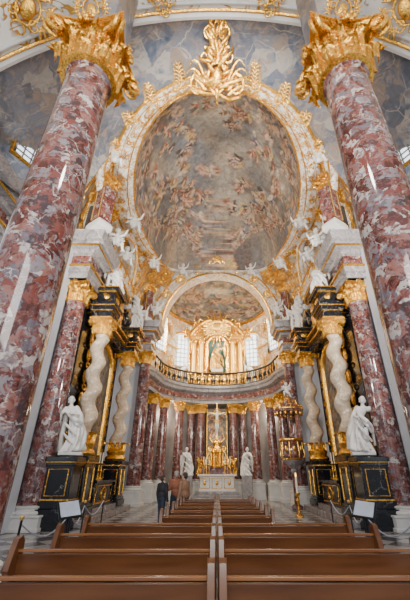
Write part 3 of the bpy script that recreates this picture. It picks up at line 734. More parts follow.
for s,sd,p in ((-1,'left',0),(1,'right',1)):
    statue('large white marble saint statue on the %s side altar, beside the red column'%sd,(s*5.35,13.4,2.22),(s*1.5,0,0),2.15,p,plinth=.12,tilt=s*.14)
    statue('white winged angel on the pediment of the %s side altar, front one'%sd,(s*5.15,14.7,9.62),(0,4,0),1.8,2 if s<0 else 1,True,name='angel_statue',tilt=s*.15)
    statue('white winged angel on the pediment of the %s side altar, rear one'%sd,(s*5.15,19.3,9.62),(0,8,0),1.8,1 if s<0 else 2,True,name='angel_statue',tilt=-s*.1)
    statue('white saint statue on a pedestal to the %s of the high altar'%sd,(s*2.2,27.4,0),(0,10,0),3.45,(0 if s<0 else 3),plinth=1.55)
    statue('white figure beside the gilded upper altar, %s of its niche'%sd,(s*2.9,28.5,8.4),(0,10,0),1.9,(1 if s<0 else 2),plinth=.2)
    statue('small gilt angel on the %s end of the high altar'%sd,(s*1.25,28.75,1.64),(0,10,0),1.25,(3 if s<0 else 0),True,mat=GOLD,name='angel_statue')
    statue('gilt figure on the %s shoulder of the upper altar'%sd,(s*1.75,29.75,13.4),(0,10,0),1.7,(2 if s<0 else 1),mat=GOLD)
    statue('white statue standing in the front cornice niche, %s side'%sd,(s*5.85,12.9,11.6),(0,6,0),1.8,(3 if s<0 else 2))
    statue('white statue standing in the rear cornice niche, %s side'%sd,(s*5.85,21.0,11.6),(0,9,0),1.8,(0 if s<0 else 1))
statue('pale gilt figure standing in the blue-green niche of the upper altar',(0,29.7,9.75),(0,0,0),2.9,1,plinth=.3,mat=GOLDL)
def putto_mesh():
    m=MB(); m.ball((0,0,.28),(.14,.13,.17),10,8); m.ball((0,-.01,.45),(.12,.1,.12),10,8); m.ball((0,0,.15),(.14,.13,.1),10,8)
    m.limb([(0,0,.5),(0,-.01,.6)],[.05,.05]); head(m,(0,-.02,.68),1.15)
    for i in range(8): a=i*.8; m.ball((.07*cos(a),.02+.07*sin(a),.76),.04,6,5)
    m.limb([(-.12,0,.5),(-.27,-.05,.42),(-.3,-.2,.5)],[.05,.045,.03]); hand(m,(-.3,-.2,.5),(-.1,-.6,.5),.7)
    m.limb([(.12,0,.5),(.26,0,.62),(.32,-.08,.8)],[.05,.045,.03]); hand(m,(.32,-.08,.8),(.1,-.2,1),.7)
    m.limb([(-.08,0,.12),(-.14,-.26,.12),(-.12,-.3,-.12)],[.085,.065,.04]); m.limb([(-.12,-.3,-.12),(-.12,-.4,-.15)],[.04,.03])
    m.limb([(.08,0,.12),(.18,-.22,.02),(.24,-.1,-.16)],[.085,.065,.04]); m.limb([(.24,-.1,-.16),(.28,-.18,-.2)],[.04,.03])
    for s in (-1,1):
        for q in range(4):
            a=radians(35+q*25); d=Vector((s*sin(a),.3,cos(a))); c=Vector((s*.05,.1,.45)); m.tube([c,c+d*.14,c+d*.28],[.03,.05,.02],6)
    return m
PM={}
for key,mt in (('w',STAT),('g',GOLD)):
    po=putto_mesh().build('x',mt,ang=180); PM[key]=po.data; bpy.data.objects.remove(po)
def putto(label,loc,tgt,k=1.6,key='w'):
    o=bpy.data.objects.new('putto',PM[key]); COL.objects.link(o); o.location=loc; d=Vector(tgt)-Vector(loc); o.rotation_euler=(0,0,math.atan2(d.y,d.x)+pi/2); o.scale=(k,k,k)
    r=o.modifiers.new('r','REMESH'); r.mode='VOXEL'; r.voxel_size=.014; r.use_smooth_shade=True
    tag(o,label,'cherub statue')
for s,sd in ((-1,'left'),(1,'right')):
    putto('white putto perched on the dome frame near the front, %s side'%sd,(s*5.0,11.2,15.1),(0,2,0),1.3)
    putto('white putto perched halfway along the dome frame, %s side'%sd,(s*4.9,15.2,14.3),(0,4,0),1.5)
    putto('white putto at the rear of the dome frame above the chancel arch, %s side'%sd,(s*4.5,19.6,14.4),(0,4,0),1.5)
    putto('white putto sitting on the cornice beside the first pilaster, %s side'%sd,(s*5.1,13.5,11.75),(0,4,0),1.4)
    putto('white putto sitting on the cornice by the chancel arch, %s side'%sd,(s*4.4,21.7,11.75),(0,4,0),1.4)
    putto('gilt putto sitting low beside the gilded upper altar columns, %s side'%sd,(s*2.9,29.1,12.9),(0,10,0),1.4,'g')
    putto('white putto reclining on the chancel arch moulding, %s side'%sd,(s*2.7,22.3,15.6),(0,6,0),1.3)
    putto('small white putto on the tribune balcony rail, %s side'%sd,(s*5.3,16.0,12.55),(0,5,0),1.3)

# ------------------------------------------------------------ side altars
def twisted_mesh(h,r=.335,A=.10,turns=4.3):
    m=MB(); n=120; seg=28; vs=[]
    for j in range(n+1):
        z=h*j/n; e=min(1,min(j,n-j)/8); a=2*pi*turns*j/n; ox,oy=A*e*cos(a),A*e*sin(a); rr=r*(1-.12*j/n)
        for i in range(seg):
            t=2*pi*i/seg; vs.append((ox+rr*cos(t),oy+rr*sin(t),z))
    m.add(vs,[(j*seg+i,j*seg+(i+1)%seg,(j+1)*seg+(i+1)%seg,(j+1)*seg+i) for j in range(n) for i in range(seg)])
    return m
for s,sd in ((-1,'left'),(1,'right')):
    t=thing('side_altar','black marble and gilt side altar with twisted columns against the %s wall'%sd,'altar',(s*5.9,17,0),0)
    I=-s
    m=MB(); m.box((I*.35,0,.12),(2.0,7.0,.24)); m.box((I*.2,0,.32),(1.6,6.4,.2)); m.build('step',CORN,t,bevel=.02)
    m=MB(); m.box((I*.35,0,.85),(1.0,2.6,.9)); m.box((I*.38,0,1.35),(1.2,2.9,.12)); m.box((I*.35,0,.47),(1.1,2.8,.1)); m.build('altar_table',BLACK,t,bevel=.02)
    m=MB(); m.tube([(I*.87,-1.1,.55),(I*.87,1.1,.55),(I*.87,1.1,1.2),(I*.87,-1.1,1.2)],.04,6,closed=True)
    m.tube([(I*.87,.3*cos(2*pi*i/20),.87+.25*sin(2*pi*i/20)) for i in range(20)],.04,6,closed=True); m.build('front_frame',GOLD,t)
    m=MB(); m.box((-I*.5,0,4.8),(.5,5.9,9.0)); m.box((-I*.25,0,8.2),(.5,5.2,.4)); m.build('back_panel',BLACK,t,bevel=.02)
    out=[(-1.5,2.4),(1.5,2.4),(1.5,6.6)]+[(1.5*cos(pi*i/16),6.6+1.2*sin(pi*i/16)) for i in range(17)]
    def pg(u,v):
        y=-1.5+3*u; top=6.6+1.2*sqrt(max(0,1-(y/1.5)**2)); return (-I*.15,y,2.4+(top-2.4)*v)
    m=MB(); m.grid(pg,70,120); o=m.build('painting',FRESM,t)
    co=np.array(m.v); paint(o,co[:,1]/1.5,-(co[:,2]-5.1)/1.5,1.8,31+int(s),lambda rs,asp:[(rs.uniform(-.8,.8),rs.uniform(-1.6,1.6),.25) for q in range(16)],.38,3.2,(0,-.4))
    out=out+[(-1.5,6.6)]
    m=MB(); m.tube([(-I*.13,p[0],p[1]) for p in out],.16,8,closed=True); m.tube([(-I*.08,p[0]*1.1,(p[1]-5)*1.06+5) for p in out],.06,6,closed=True); m.build('painting_frame',GOLD,t)
    for y in (-1.95,1.95):
        m=MB()
        for z in (2.6,3.6,4.6,5.6,6.6,7.4): m.ball((-I*.15,y,z),(.1,.2,.34),8,6); m.tube([(-I*.1,y+.2*cos(q),z+.5+.12*sin(q)) for q in range(7)],.05,5,closed=True)
        m.build('gilt_garland',GOLD,t)
    for y in (-2.5,2.5):
        x=I*.5
        m=MB(); m.box((x,y,1.2),(.95,1.15,1.9)); m.box((x,y,.4),(1.15,1.35,.25)); m.box((x,y,.58),(1.05,1.25,.12)); m.box((x,y,2.16),(1.15,1.35,.18)); m.build('pedestal',BLACK,t,bevel=.02)
        m=MB(); m.tube([(x+I*.49,y-.35,.75),(x+I*.49,y+.35,.75),(x+I*.49,y+.35,1.85),(x+I*.49,y-.35,1.85)],.04,6,closed=True)
        m.tube([(x-.35,y-.585,.75),(x+.35,y-.585,.75),(x+.35,y-.585,1.85),(x-.35,y-.585,1.85)],.04,6,closed=True); m.box((x,y,2.04),(1.08,1.28,.06)); m.build('gilt_panel',GOLD,t)
        m=twisted_mesh(4.9); o=m.build('twisted_column',TWIST,t,loc=(x,y,2.6),ang=180)
        q=add_cap(o,4.75,.37); q['label']='gilded Corinthian capital'
        b=MB(); b.lathe([(.48,-.35),(.54,-.25),(.51,-.15),(.43,-.08),(.47,.04),(.49,.12),(.42,.22),(.36,.3)],24)
        for q in range(10): leaf(b,2*pi*q/10,.40,.55,.13)
        b.build('base',GOLD,o)
        m=MB(); m.box((x,y,8.3),(.9,1.0,.4)); m.box((x,y,8.55),(1.1,1.2,.2)); m.box((x,y,8.78),(1.3,1.4,.16)); m.build('entablature_block',BLACK,t,bevel=.02)
        m=MB(); m.box((x,y,9.12),(1.0,1.1,.52)); m.box((x,y,9.5),(1.4,1.5,.16)); m.build('attic_block',BLACK,t,bevel=.02)
        m=MB(); m.box((x,y,8.11),(.95,1.05,.05)); m.box((x,y,8.45),(1.02,1.12,.06)); m.box((x,y,8.67),(1.22,1.32,.05)); m.box((x,y,9.40),(1.15,1.25,.06)); m.box((x,y,9.6),(1.42,1.52,.05)); m.ball((x+I*.5,y,9.15),(.07,.28,.18),8,6); m.ball((x,y-.55,9.15),(.28,.07,.18),8,6); m.build('block_gilding',GOLD,t)
    m=MB(); m.box((0,0,8.25),(.6,5.0,.45)); m.box((I*.05,0,8.55),(.8,5.4,.2)); m.box((0,0,9.1),(.6,5.2,.5)); m.build('entablature',BLACK,t,bevel=.02)
    m=MB(); m.box((I*.12,0,8.45),(.72,5.5,.06)); m.box((I*.2,0,8.68),(.9,5.7,.05)); m.build('gilt_moulding',GOLD,t)
    for q in (-1,1):
        pts=[(I*.3,q*(3.1-2.1*i/14),8.95+1.25*sin(pi/2*i/14)) for i in range(15)]+[(I*.3,q*(1.0+.28*sin(2*pi*1.2*i/12)*(1-i/14)),9.85+.35*cos(2*pi*1.2*i/12)*(1-i/14)) for i in range(13)]
        m=MB(); m.tube(pts,[.3]*15+[.24-.012*i for i in range(13)],8); o=m.build('pediment_scroll',BLACK,t,ang=60)
        m=MB(); m.tube([(p[0]+I*.22,p[1],p[2]+.18) for p in pts[:18]],.08,6); m.build('gilt_edge',GOLD,o)
    m=MB()
    for q in range(20):
        a=2*pi*q/20; L=.95+.3*(q%2); m.tube([(I*.35,.3*cos(a),9.9+.3*sin(a)),(I*.35,L*cos(a),9.9+L*sin(a))],[.07,.015],5)
    m.ball((I*.38,0,9.9),(.18,.4,.4),12,8); m.build('sunburst',GOLD,t)
    m=MB(); m.box((I*.42,-3.6,.3),(1.25,1.2,.6)); m.box((I*.42,-3.6,.72),(1.1,1.05,.24)); m.box((I*.42,-3.6,1.35),(.95,.9,1.2)); m.box((I*.42,-3.6,1.95),(1.05,1.0,.14)); m.box((I*.42,-3.6,2.1),(1.2,1.1,.16)); m.build('statue_pedestal',BLACK,t,bevel=.02)
    m=MB(); m.tube([(I*.42-.34,-4.06,.98),(I*.42+.34,-4.06,.98),(I*.42+.34,-4.06,1.78),(I*.42-.34,-4.06,1.78)],.025,6,closed=True)
    m.box((I*.42,-3.6,2.01),(1.1,1.04,.04)); m.box((I*.42,-3.6,.86),(1.02,.97,.04)); m.build('pedestal_ornament',GOLD,t)
    for i,y in enumerate((-1.0,-.6,.6,1.0)):
        c=thing('candlestick','tall gilt candlestick on the %s side altar, %s from the front'%(sd,['first','second','third','fourth'][i]),'candlestick',(s*5.9+I*.3,17+y,1.41),0)
        m=MB(); m.lathe([(.12,0),(.12,.04),(.05,.1),(.04,.3),(.07,.36),(.03,.45),(.03,.62),(.09,.68),(.09,.7)],12); m.build('stem',GOLD,c)
        m=MB(); m.lathe([(.03,.68),(.028,1.15),(.005,1.18)],8); m.build('candle',WAX,c)

# ------------------------------------------------------------ high altar
t=thing('high_altar','white marble high altar table with gilt tabernacle under the gallery','altar',(0,28.1,0))
m=MB()
for i in range(3): m.box((0,-.35+.15*i,.09+.18*i),(3.5-.15*i,2.3-.4*i,.18))
m.build('step',CORN,t,bevel=.02)
m=MB(); m.box((0,.2,1.05),(2.6,.8,.95)); m.box((0,.18,1.58),(2.9,1.0,.12)); m.box((0,.2,.6),(2.7,.9,.12)); m.build('altar_table',WHITE,t,bevel=.02)
m=MB()
for x in (-.9,0,.9):
    m.tube([(x-.36,-.23,.75),(x+.36,-.23,.75),(x+.36,-.23,1.4),(x-.36,-.23,1.4)],.03,6,closed=True); m.ball((x,-.22,1.08),(.12,.05,.16),8,6)
m.build('gilt_panel',GOLD,t)
m=MB(); m.box((0,.45,1.85),(2.4,.35,.42)); m.box((0,.45,2.1),(2.6,.45,.08)); m.build('retable',PINK2,t,bevel=.02)
m=MB(); m.lathe([(.46,0),(.46,.12),(.38,.18),(.38,1.0),(.46,1.08),(.44,1.16),(.34,1.4),(.2,1.62),(.1,1.72),(.12,1.82),(.02,2.0)],20,(0,.4,2.1),fn=lambda a,r,z:r*(1+.06*cos(8*a)))
for q in range(6):
    a=2*pi*q/6; m.tube([(.46*cos(a),.4+.46*sin(a),2.2),(.46*cos(a),.4+.46*sin(a),3.15)],.05,6)
for sx in (-1,1): m.tube(spiral((sx*.66,.4,2.5),.27,1.2,sx),.08,6); m.tube(spiral((sx*.5,.4,3.4),.2,1.2,sx),.06,6); m.tube([(sx*.95,.4,2.15),(sx*.8,.4,2.8),(sx*.5,.4,3.3)],[.1,.08,.03],6); m.tube([(sx*.35,.4,3.9),(sx*.6,.4,4.2),(sx*.45,.4,4.6)],[.08,.06,.02],6)
m.build('tabernacle',GOLD,t)
c=thing('crucifix','tall slim gilt crucifix with pale corpus above the tabernacle','crucifix',(0,28.5,4.0)); c.scale=(1.1,1.1,1.1)
m=MB(); m.box((0,0,1.1),(.10,.08,2.9)); m.box((0,0,1.9),(1.3,.08,.10)); m.ball((0,0,-.15),(.35,.2,.25),10,6)
for x,z in ((-.68,1.9),(.68,1.9),(0,2.6)): m.ball((x,0,z),.08,8,6)
for q in range(16): a=2*pi*q/16; m.tube([(0,.03,1.9),(.5*cos(a),.03,1.9+.5*sin(a))],[.035,.01],5)
m.build('cross',GOLD,c)
m=MB(); head(m,(.03,-.16,2.02),.9); m.limb([(0,-.12,1.35),(0,-.14,1.55),(0,-.12,1.78)],[.12,.1,.13]); m.limb([(0,-.12,1.8),(.02,-.14,1.95)],[.06,.05])
for sx in (-1,1):
    m.limb([(sx*.12,-.12,1.8),(sx*.36,-.12,1.86),(sx*.58,-.1,1.92)],[.06,.045,.03]); hand(m,(sx*.58,-.1,1.92),(sx,0,.15),.8)
    m.limb([(sx*.06,-.12,1.3),(sx*.08,-.22,.9),(.0,-.12,.5)],[.09,.065,.04])
m.limb([(0,-.12,.5),(0,-.2,.4)],[.05,.035]); m.build('corpus',STAT,c,remesh=.016)
m=MB(); m.lathe([(.16,1.18),(.17,1.3),(.15,1.42)],16,(0,-.13,0)); m.build('loincloth',GOLDL,c)
t=thing('altarpiece','pale painted altarpiece panel in a thin gilt frame behind the crucifix','altarpiece',(0,30.2,0))
out=[(-.85,2.2),(.85,2.2),(.85,6.7),(-.85,6.7)]
m=MB(); m.prism(out,.01,.15); m.grid(lambda u,v:(-.85+1.7*u,0,2.2+4.5*v),50,130); o=m.build('panel',FRESM,t)
co=np.array(m.v); paint(o,co[:,0]/.85,-(co[:,2]-4.45)/.85,2.65,41,lambda rs,asp:[(rs.uniform(-.8,.8),rs.uniform(-2.3,2.3),.3) for q in range(14)],1.35,4.0,(0,-.3))
m=MB(); m.tube([(p[0],-.02,p[1]) for p in out],.06,6,closed=True); m.build('frame',GOLD,t)
m=MB(); m.box((0,.1,1.1),(1.6,.4,2.2)); m.build('base',WHITE,t)
for i,x in enumerate((-1.0,-.8,-.6,.6,.8,1.0)):
    c=thing('candlestick','gilt candlestick on the high altar, %s from the left'%on[i],'candlestick',(x,28.1,1.64),0)
    m=MB(); m.lathe([(.1,0),(.1,.04),(.04,.1),(.035,.3),(.06,.36),(.03,.45),(.03,.6),(.08,.66),(.08,.68)],10); m.build('stem',GOLD,c)
    m=MB(); m.lathe([(.028,.66),(.026,1.2),(.005,1.23)],8); m.build('candle',WAX,c)
# upper altar
t=thing('upper_altar','towering gilded altar with niche and sunburst on the gallery','altar',(0,30.1,8.4)); t.scale=(1.12,1,1.03)
m=MB(); m.box((0,0,.6),(4.6,1.0,1.2)); m.box((0,-.05,1.25),(4.9,1.15,.14)); m.build('plinth',GOLD,t,bevel=.02)
for x in (-1.95,-1.3,1.3,1.95):
    m=MB(); m.lathe([(.25,0),(.25,.1),(.2,.15),(.18,2.9)],16,(x,-.25,1.32)); o=m.build('small_column',GOLDL,t); q=add_cap(o,4.1,.24); q.location=(x,-.25,4.1)
m=MB()
m.grid(lambda u,v:(.75*cos(pi*u),-.2+.6*sin(pi*u),1.3+2.7*v),16,4); m.grid(lambda u,v:(.75*cos(pi*u)*cos(v*pi/2),-.2+.6*sin(pi*u)*cos(v*pi/2),4.0+.75*sin(v*pi/2)),16,8); m.build('niche',TEAL,t)
m=MB(); m.tube([(-.85,-.25,1.3)]+[(.85*cos(pi-pi*i/16),-.25,4.0+.85*sin(pi*i/16)) for i in range(17)]+[(.85,-.25,1.3)],.17,8)
for q in range(10):
    for s in (-1,1): m.ball((s*.95,-.35,1.5+.28*q),(.13,.1,.1),6,5)
m.build('niche_arch',GOLD,t)
for s in (-1,1):
    m=MB(); m.box((s*1.65,-.2,4.6),(1.1,.8,.25)); m.box((s*1.65,-.2,4.8),(1.25,.95,.12)); m.box((s*1.6,.15,2.7),(1.5,.2,3.8)); m.build('entablature',GOLD,t,bevel=.02)
    m=MB(); m.tube([(s*(2.3-1.8*i/14),-.3,4.95+1.5*sin(pi/2*i/14)) for i in range(15)],.22,8); m.build('pediment_curve',GOLD,t)
    m=MB(); m.tube(spiral((s*2.5,-.3,5.0),.5,1.3,s),.17,6); m.build('volute',GOLD,t)
    m=MB(); m.tube([(s*(2.5+.3*sin(2*pi*i/14)),-.25,1.4+3.4*i/14) for i in range(15)],.28,6); m.tube(spiral((s*2.6,-.25,1.9),.5,1.3,s),.18,6); m.tube(spiral((s*2.65,-.25,3.5),.35,-1.3,s),.13,6)
    for q in range(6): m.tube([(s*2.5,-.3,1.6+.6*q),(s*2.95,-.35,1.8+.6*q),(s*3.05,-.3,2.15+.6*q)],[.12,.1,.02],6)
    m.build('side_scroll',GOLD,t,ang=60)
m=MB()
for q in range(32):
    a=2*pi*q/32; L=1.35+.5*(q%2); m.tube([(.35*cos(a),-.25,5.7+.35*sin(a)),(L*cos(a),-.25,5.6+L*sin(a))],[.13,.04],5)
m.build('sunburst_rays',GOLD,t)
m=MB(); m.ball((0,-.4,5.7),(.36,.12,.36),14,8)
for q in range(14): a=2*pi*q/14; m.ball((.7*cos(a),-.38,5.7+.62*sin(a)),(.2,.12,.17),8,6)
m.build('cloud_wreath',GOLDL,t)
# ------------------------------------------------------------ pulpit
t=thing('pulpit','rose marble and gilt pulpit with canopy in front of the right columns','pulpit',(4.25,20.6,-.15))
def oct(a,r,z): return .84*r*(1+.05*cos(8*a))
m=MB(); m.lathe([(.05,1.7),(.12,1.8),(.2,1.95),(.14,2.05),(.4,2.25),(.62,2.45),(.66,2.5)],32,fn=oct); m.build('corbel',CORN,t)
m=MB(); m.lathe([(.62,2.5),(.76,2.7),(.68,2.95),(.64,3.3),(.72,3.45)],32,fn=oct); m.build('basket',PINK2,t)
m=MB(); m.lathe([(.72,3.45),(.78,3.5),(.78,3.56),(.72,3.6)],32,fn=oct)
for q in range(8):
    a=2*pi*q/8; m.ball((.57*cos(a),.57*sin(a),3.05),(.07,.07,.18),8,6); a+=pi/8; m.tube([(.62*cos(a),.62*sin(a),2.6),(.68*cos(a),.68*sin(a),2.8),(.6*cos(a),.6*sin(a),3.1),(.6*cos(a),.6*sin(a),3.4)],.035,5)
m.lathe([(.64,2.48),(.69,2.52),(.66,2.56)],32,fn=oct); m.build('rim',GOLD,t)
m=MB(); m.box((.6,.3,4.05),(.12,.9,2.7)); m.build('backboard',PINK2,t,bevel=.02)
m=MB(); m.lathe([(.85,5.0),(1.0,5.05),(1.02,5.2),(.8,5.28),(.78,5.36),(.62,5.5),(.36,5.58),(.30,5.7)],32,fn=oct); m.build('canopy',PINK2,t)
m=MB()
for q in range(16): a=2*pi*q/16; m.ball((.78*cos(a),.78*sin(a),4.96),(.07,.07,.12),8,6)
m.tube([(.86*cos(2*pi*i/32),.86*sin(2*pi*i/32),5.2) for i in range(32)],.04,6,closed=True)
for q in range(8):
    a=2*pi*q/8; m.tube([(.82*cos(a),.82*sin(a),5.22),(.86*cos(a),.86*sin(a),5.4),(.6*cos(a),.6*sin(a),5.42),(.5*cos(a),.5*sin(a),5.68),(.25*cos(a),.25*sin(a),5.7)],[.05,.045,.045,.04,.03],6)
m.ball((0,0,5.82),(.17,.17,.15),10,8); m.build('canopy_ornament',GOLD,t)
m=MB(); m.lathe([(.3,.15),(.3,.3),(.14,.4),(.12,1.6),(.2,1.8)],16); m.build('stem',PINK2,t)
putto('small white putto standing on top of the pulpit canopy',(4.25,20.6,5.95),(0,5,0),.9)
# ------------------------------------------------------------ pews
def pew(w):
    r=thing('church_pew','p','pew')
    def bx(n,c,d,mat=WOOD,M=None):
        m=MB(); m.box(c,d,M=M); return m.build(n,mat,r,bevel=.005)
    T=Matrix.Rotation(radians(7),3,'X')
    bx('backrest',(w/2,.0,.66),(w-.06,.025,.44),WOODM,T)
    bx('top_rail',(w/2,-.03,.905),(w-.02,.045,.025))
    bx('book_ledge',(w/2,-.085,.70),(w-.08,.11,.016),WOOD)
    bx('seat',(w/2,.24,.44),(w-.06,.4,.03),WOOD)
    bx('seat_support',(w/2,.12,.22),(w-.1,.03,.4),WOODD)
    bx('kneeler',(w/2,-.30,.2),(w-.08,.16,.04),WOODD)
    for x in (.03,w-.03):
        out=[(-.13,0),(.46,0),(.46,.1),(.42,.2),(.44,.36),(.47,.46),(.40,.54),(.22,.58),(.10,.68),(.06,.84),(.04,.98),(-.01,1.03),(-.08,1.01),(-.12,.92),(-.17,.76),(-.12,.66)]
        m=MB(); m.prism(out,x-.03,x+.03,'X'); m.build('end_panel',WOODM,r,bevel=.005)
    return r
rows=['nearest','second','third','fourth']
pA=pew(2.1); pB=pew(1.08)
usedA=usedB=False
for i,y in enumerate((3.25,4.3,5.35,6.4)):
    for s,sd in ((-1,'left'),(1,'right')):
        p=pA if not usedA else copy_tree(pA); usedA=True
        p.location=(.015 if s>0 else -2.115,y,0); p['label']='wide wooden pew in the %s block, %s row'%(sd,rows[i]); p['group']='wide pews in the near block'
rows2=['nearest','second','third','fourth','fifth','farthest']
for i in range(6):
    for s,sd in ((-1,'left'),(1,'right')):
        p=pB if not usedB else copy_tree(pB); usedB=True
        p.location=(.015 if s>0 else -1.095,7.6+i*.98,0); p['label']='short wooden pew in the narrow far block, %s half, %s row'%(sd,rows2[i]); p['group']='short pews in the far block'
# ------------------------------------------------------------ boards and ropes
for s,sd in ((-1,'left'),(1,'right')):
    t=thing('information_stand','slanted pale information board on a black stand, %s of the pews'%sd,'information stand',(s*2.9,7.7,0),s*-.7)
    m=MB(); m.lathe([(.18,0),(.18,.02),(.03,.04),(.02,.1),(.02,.95)],14); m.build('stand',IRON,t)
    T=Matrix.Rotation(radians(42),3,'X')@Matrix.Rotation(s*.12,3,'Y')
    m=MB(); m.box((0,0,1.0),(.42,.40,.025),M=T); m.build('board',IRON,t,bevel=.004)
    m=MB(); m.box((0,-.014,1.016),(.36,.34,.006),M=T); m.build('paper',PAPER,t)
    pts=[(s*3.4,6.9),(s*3.3,8.9),(s*3.7,10.9),(s*3.8,13.0)]
    for i,(x,y) in enumerate(pts):
        p=thing('rope_post','black barrier post on the %s side, %s from the front'%(sd,rows[i] if i else 'first'),'barrier post',(x,y,0))
        m=MB(); m.lathe([(.17,0),(.17,.02),(.05,.05),(.02,.08),(.02,.9)],14); m.build('pole',IRON,p)
        m=MB(); m.ball((0,0,.94),.04,10,7); m.build('finial',GOLDL,p)
    for i in range(3):
        a=Vector((*pts[i],.85)); b=Vector((*pts[i+1],.85)); m=MB()
        m.tube([a.lerp(b,q/14)-Vector((0,0,.3*sin(pi*q/14))) for q in range(15)],.012,6)
        tag(m.build('barrier_rope',PAPER),'pale drooping barrier rope on the %s side, %s span'%(sd,rows[i]),'rope')
t=thing('candle_stand','tall lit candle on a gilt stand right of the far pews','candle',(3.6,17.2,0))
m=MB(); m.lathe([(.2,0),(.2,.04),(.06,.1),(.04,.5),(.09,.6),(.03,.7),(.12,.85),(.12,.88)],14); m.build('stand',GOLD,t)
m=MB(); m.lathe([(.05,.86),(.05,1.5),(.01,1.52)],10); m.build('candle',WAX,t)
m=MB(); m.lathe([(.005,1.52),(.03,1.57),(.018,1.64),(.002,1.7)],8); m.build('flame',FLAME,t)

# ------------------------------------------------------------ people
SKIN=plain('skin',(.50,.30,.22),.5)
def person(label,loc,rz,coat,trou,hair,scale=1,arms=None,turn=0,lean=0,step=0):
    t=thing('person',label,'person',loc,rz); t.scale=(scale,)*3
    A=arms or [[(.235,0,1.12),(.24,-.07,.87)],[(.235,0,1.12),(.24,-.07,.87)]]
    sh=lambda p:(p[0]+lean*max(0,p[2]-.9)*.5,p[1]-abs(lean)*max(0,p[2]-.9)*.6,p[2])
    m=MB(); head(m,sh((0,-.02,1.62)),1.0,turn); m.limb([sh((0,0,1.42)),sh((0,-.005,1.55))],[.055,.052])
    m.ball(sh((0,0,1.25)),(.16,.1,.22),12,8); m.ball(sh((0,0,1.0)),(.15,.1,.15),12,8)
    def legs(f):
        for s in (-1,1): f([(s*.09,0,.92),(s*.11,-.02-s*step*.5,.5),(s*.12,.02-s*step,.09)],s)
    for s,a in zip((-1,1),A):
        P=[sh((s*.18,0,1.4))]+[sh((s*q[0],q[1],q[2])) for q in a]; m.limb(P,[.055,.042,.028]); hand(m,P[-1],Vector(P[-1])-Vector(P[-2]),1,.4,s)
        m.limb([sh((0,0,1.38)),sh((s*.18,0,1.4))],[.06,.055])
    legs(lambda P,s:(m.limb(P,[.085,.055,.038]),m.limb([(P[2][0],P[2][1]+.01,.05),(P[2][0]+s*.01,P[2][1]-.14,.035)],[.04,.035])))
    m.build('body',SKIN,t,remesh=.012)
    m=MB(); m.ball(sh((0,0,1.27)),(.19,.13,.21),14,9); m.ball(sh((0,0,1.03)),(.175,.13,.2),14,9); m.limb([sh((-.15,0,1.4)),sh((.15,0,1.4))],[.07,.07]); m.limb([sh((0,.01,1.42)),sh((0,.01,1.48))],[.07,.06])
    for s,a in zip((-1,1),A):
        P=[sh((s*.18,0,1.4))]+[sh((s*q[0],q[1],q[2])) for q in a]; m.limb(P,[.07,.058,.046])
    m.build('jacket',coat,t,remesh=.014)
    m=MB()
    legs(lambda P,s:m.limb([P[0],P[1],(P[2][0],P[2][1],.1)],[.10,.072,.056]))
    m.limb([(-.07,0,.95),(.07,0,.95)],[.11,.11]); m.build('trousers',trou,t,remesh=.014)
    m=MB()
    legs(lambda P,s:m.limb([(P[2][0],P[2][1]+.02,.05),(P[2][0],P[2][1]-.08,.05),(P[2][0]+s*.01,P[2][1]-.18,.04)],[.05,.048,.036]))
    m.build('shoes',IRON,t,remesh=.012)
    h=sh((0,.015,1.665)); m=MB(); m.ball(h,(.088,.104,.085),14,9); m.ball((h[0],h[1]+.03,1.61),(.08,.075,.09),12,8); m.build('hair',hair,t,remesh=.012)
    return t
BLK=plain('black_coat_cloth',(.015,.015,.02),.8); BRN=plain('brown_jacket_cloth',(.24,.085,.045),.8); TAN=plain('tan_jacket_cloth',(.24,.13,.075),.8); NAVY=plain('navy_trouser_cloth',(.02,.03,.05),.85)
H1=plain('dark_hair',(.03,.02,.015),.6); H2=plain('grey_hair',(.30,.27,.25),.6)
person('person in black jacket and navy trousers, leftmost beside the far pews',(-1.95,13.6,0),pi-.6,BLK,NAVY,H1,.92,turn=.5,lean=.12,step=.1)
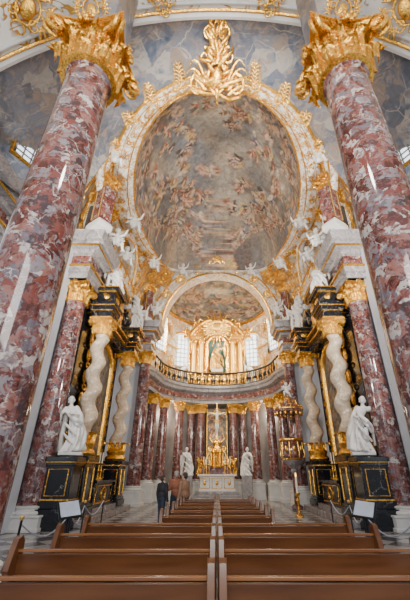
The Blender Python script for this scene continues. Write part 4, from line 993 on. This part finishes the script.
person('person in reddish brown jacket standing between the other two, looking up',(-1.5,13.9,0),pi+.3,BRN,NAVY,H2,1.0,[[(.25,.02,1.14),(.1,-.2,1.12)],[(.25,.02,1.14),(.1,-.2,1.15)]],turn=-.3)
person('person in tan brown jacket standing closest to the pews',(-1.12,13.2,0),pi+.9,TAN,BLK,H1,.97,turn=.4,lean=-.1,step=.06)

# ------------------------------------------------------------ light
w=bpy.data.worlds.new('world'); SC.world=w; w.use_nodes=True
w.node_tree.nodes['Background'].inputs[0].default_value=(.88,.93,1,1); w.node_tree.nodes['Background'].inputs[1].default_value=1.3
def fill_lamp(kind,loc,tgt,e,size=1,col=(1,1,1),spot=100):
    l=bpy.data.lights.new('fill_lamp',kind); l.energy=e; l.color=col
    if kind=='AREA': l.size=size
    else: l.shadow_soft_size=size
    if kind=='SPOT': l.spot_size=radians(spot); l.spot_blend=.6
    o=bpy.data.objects.new('fill_lamp_%s'%kind.lower(),l); COL.objects.link(o); o.location=loc
    o.rotation_euler=(Vector(tgt)-Vector(loc)).to_track_quat('-Z','Y').to_euler(); return o
fill_lamp('AREA',(0,-3,7),(0,16,9),620,3.5,(1,.97,.92))  # added area light behind the camera, brightens the nave
fill_lamp('POINT',(0,1.3,9.5),(0,0,0),620,.35,(1,.96,.89))  # added unseen light above the frame for near vault, soffit and capitals
fill_lamp('SPOT',(0,2.6,9.5),(0,17,17.5),5600,.3,(1,.95,.87),80)  # added unseen spot that brightens the dome and its frame
for s in (-1,1):
    fill_lamp('SPOT',(s*5.3,7.4,7.5),(s*-1.5,17,14),3800,.25,(1,.94,.84),120)  # added spots hidden behind the near columns, aimed up at the vault
    fill_lamp('AREA',(s*4.6,24.6,13.2),(0,29,11),1000,1.0,(1,.86,.62))  # added area lights hidden behind the chancel arch jambs, brighten the apse
    fill_lamp('POINT',(s*4.0,27.9,5.9),(0,0,0),190,.3,(1,.85,.65))  # added lights that brighten the space under the gallery
    fill_lamp('SPOT',(s*6.6,9.2,6.5),(s*-3,20,3),650,.3,(1,.97,.94),100)  # added low side spots, fill for the side altars and chancel
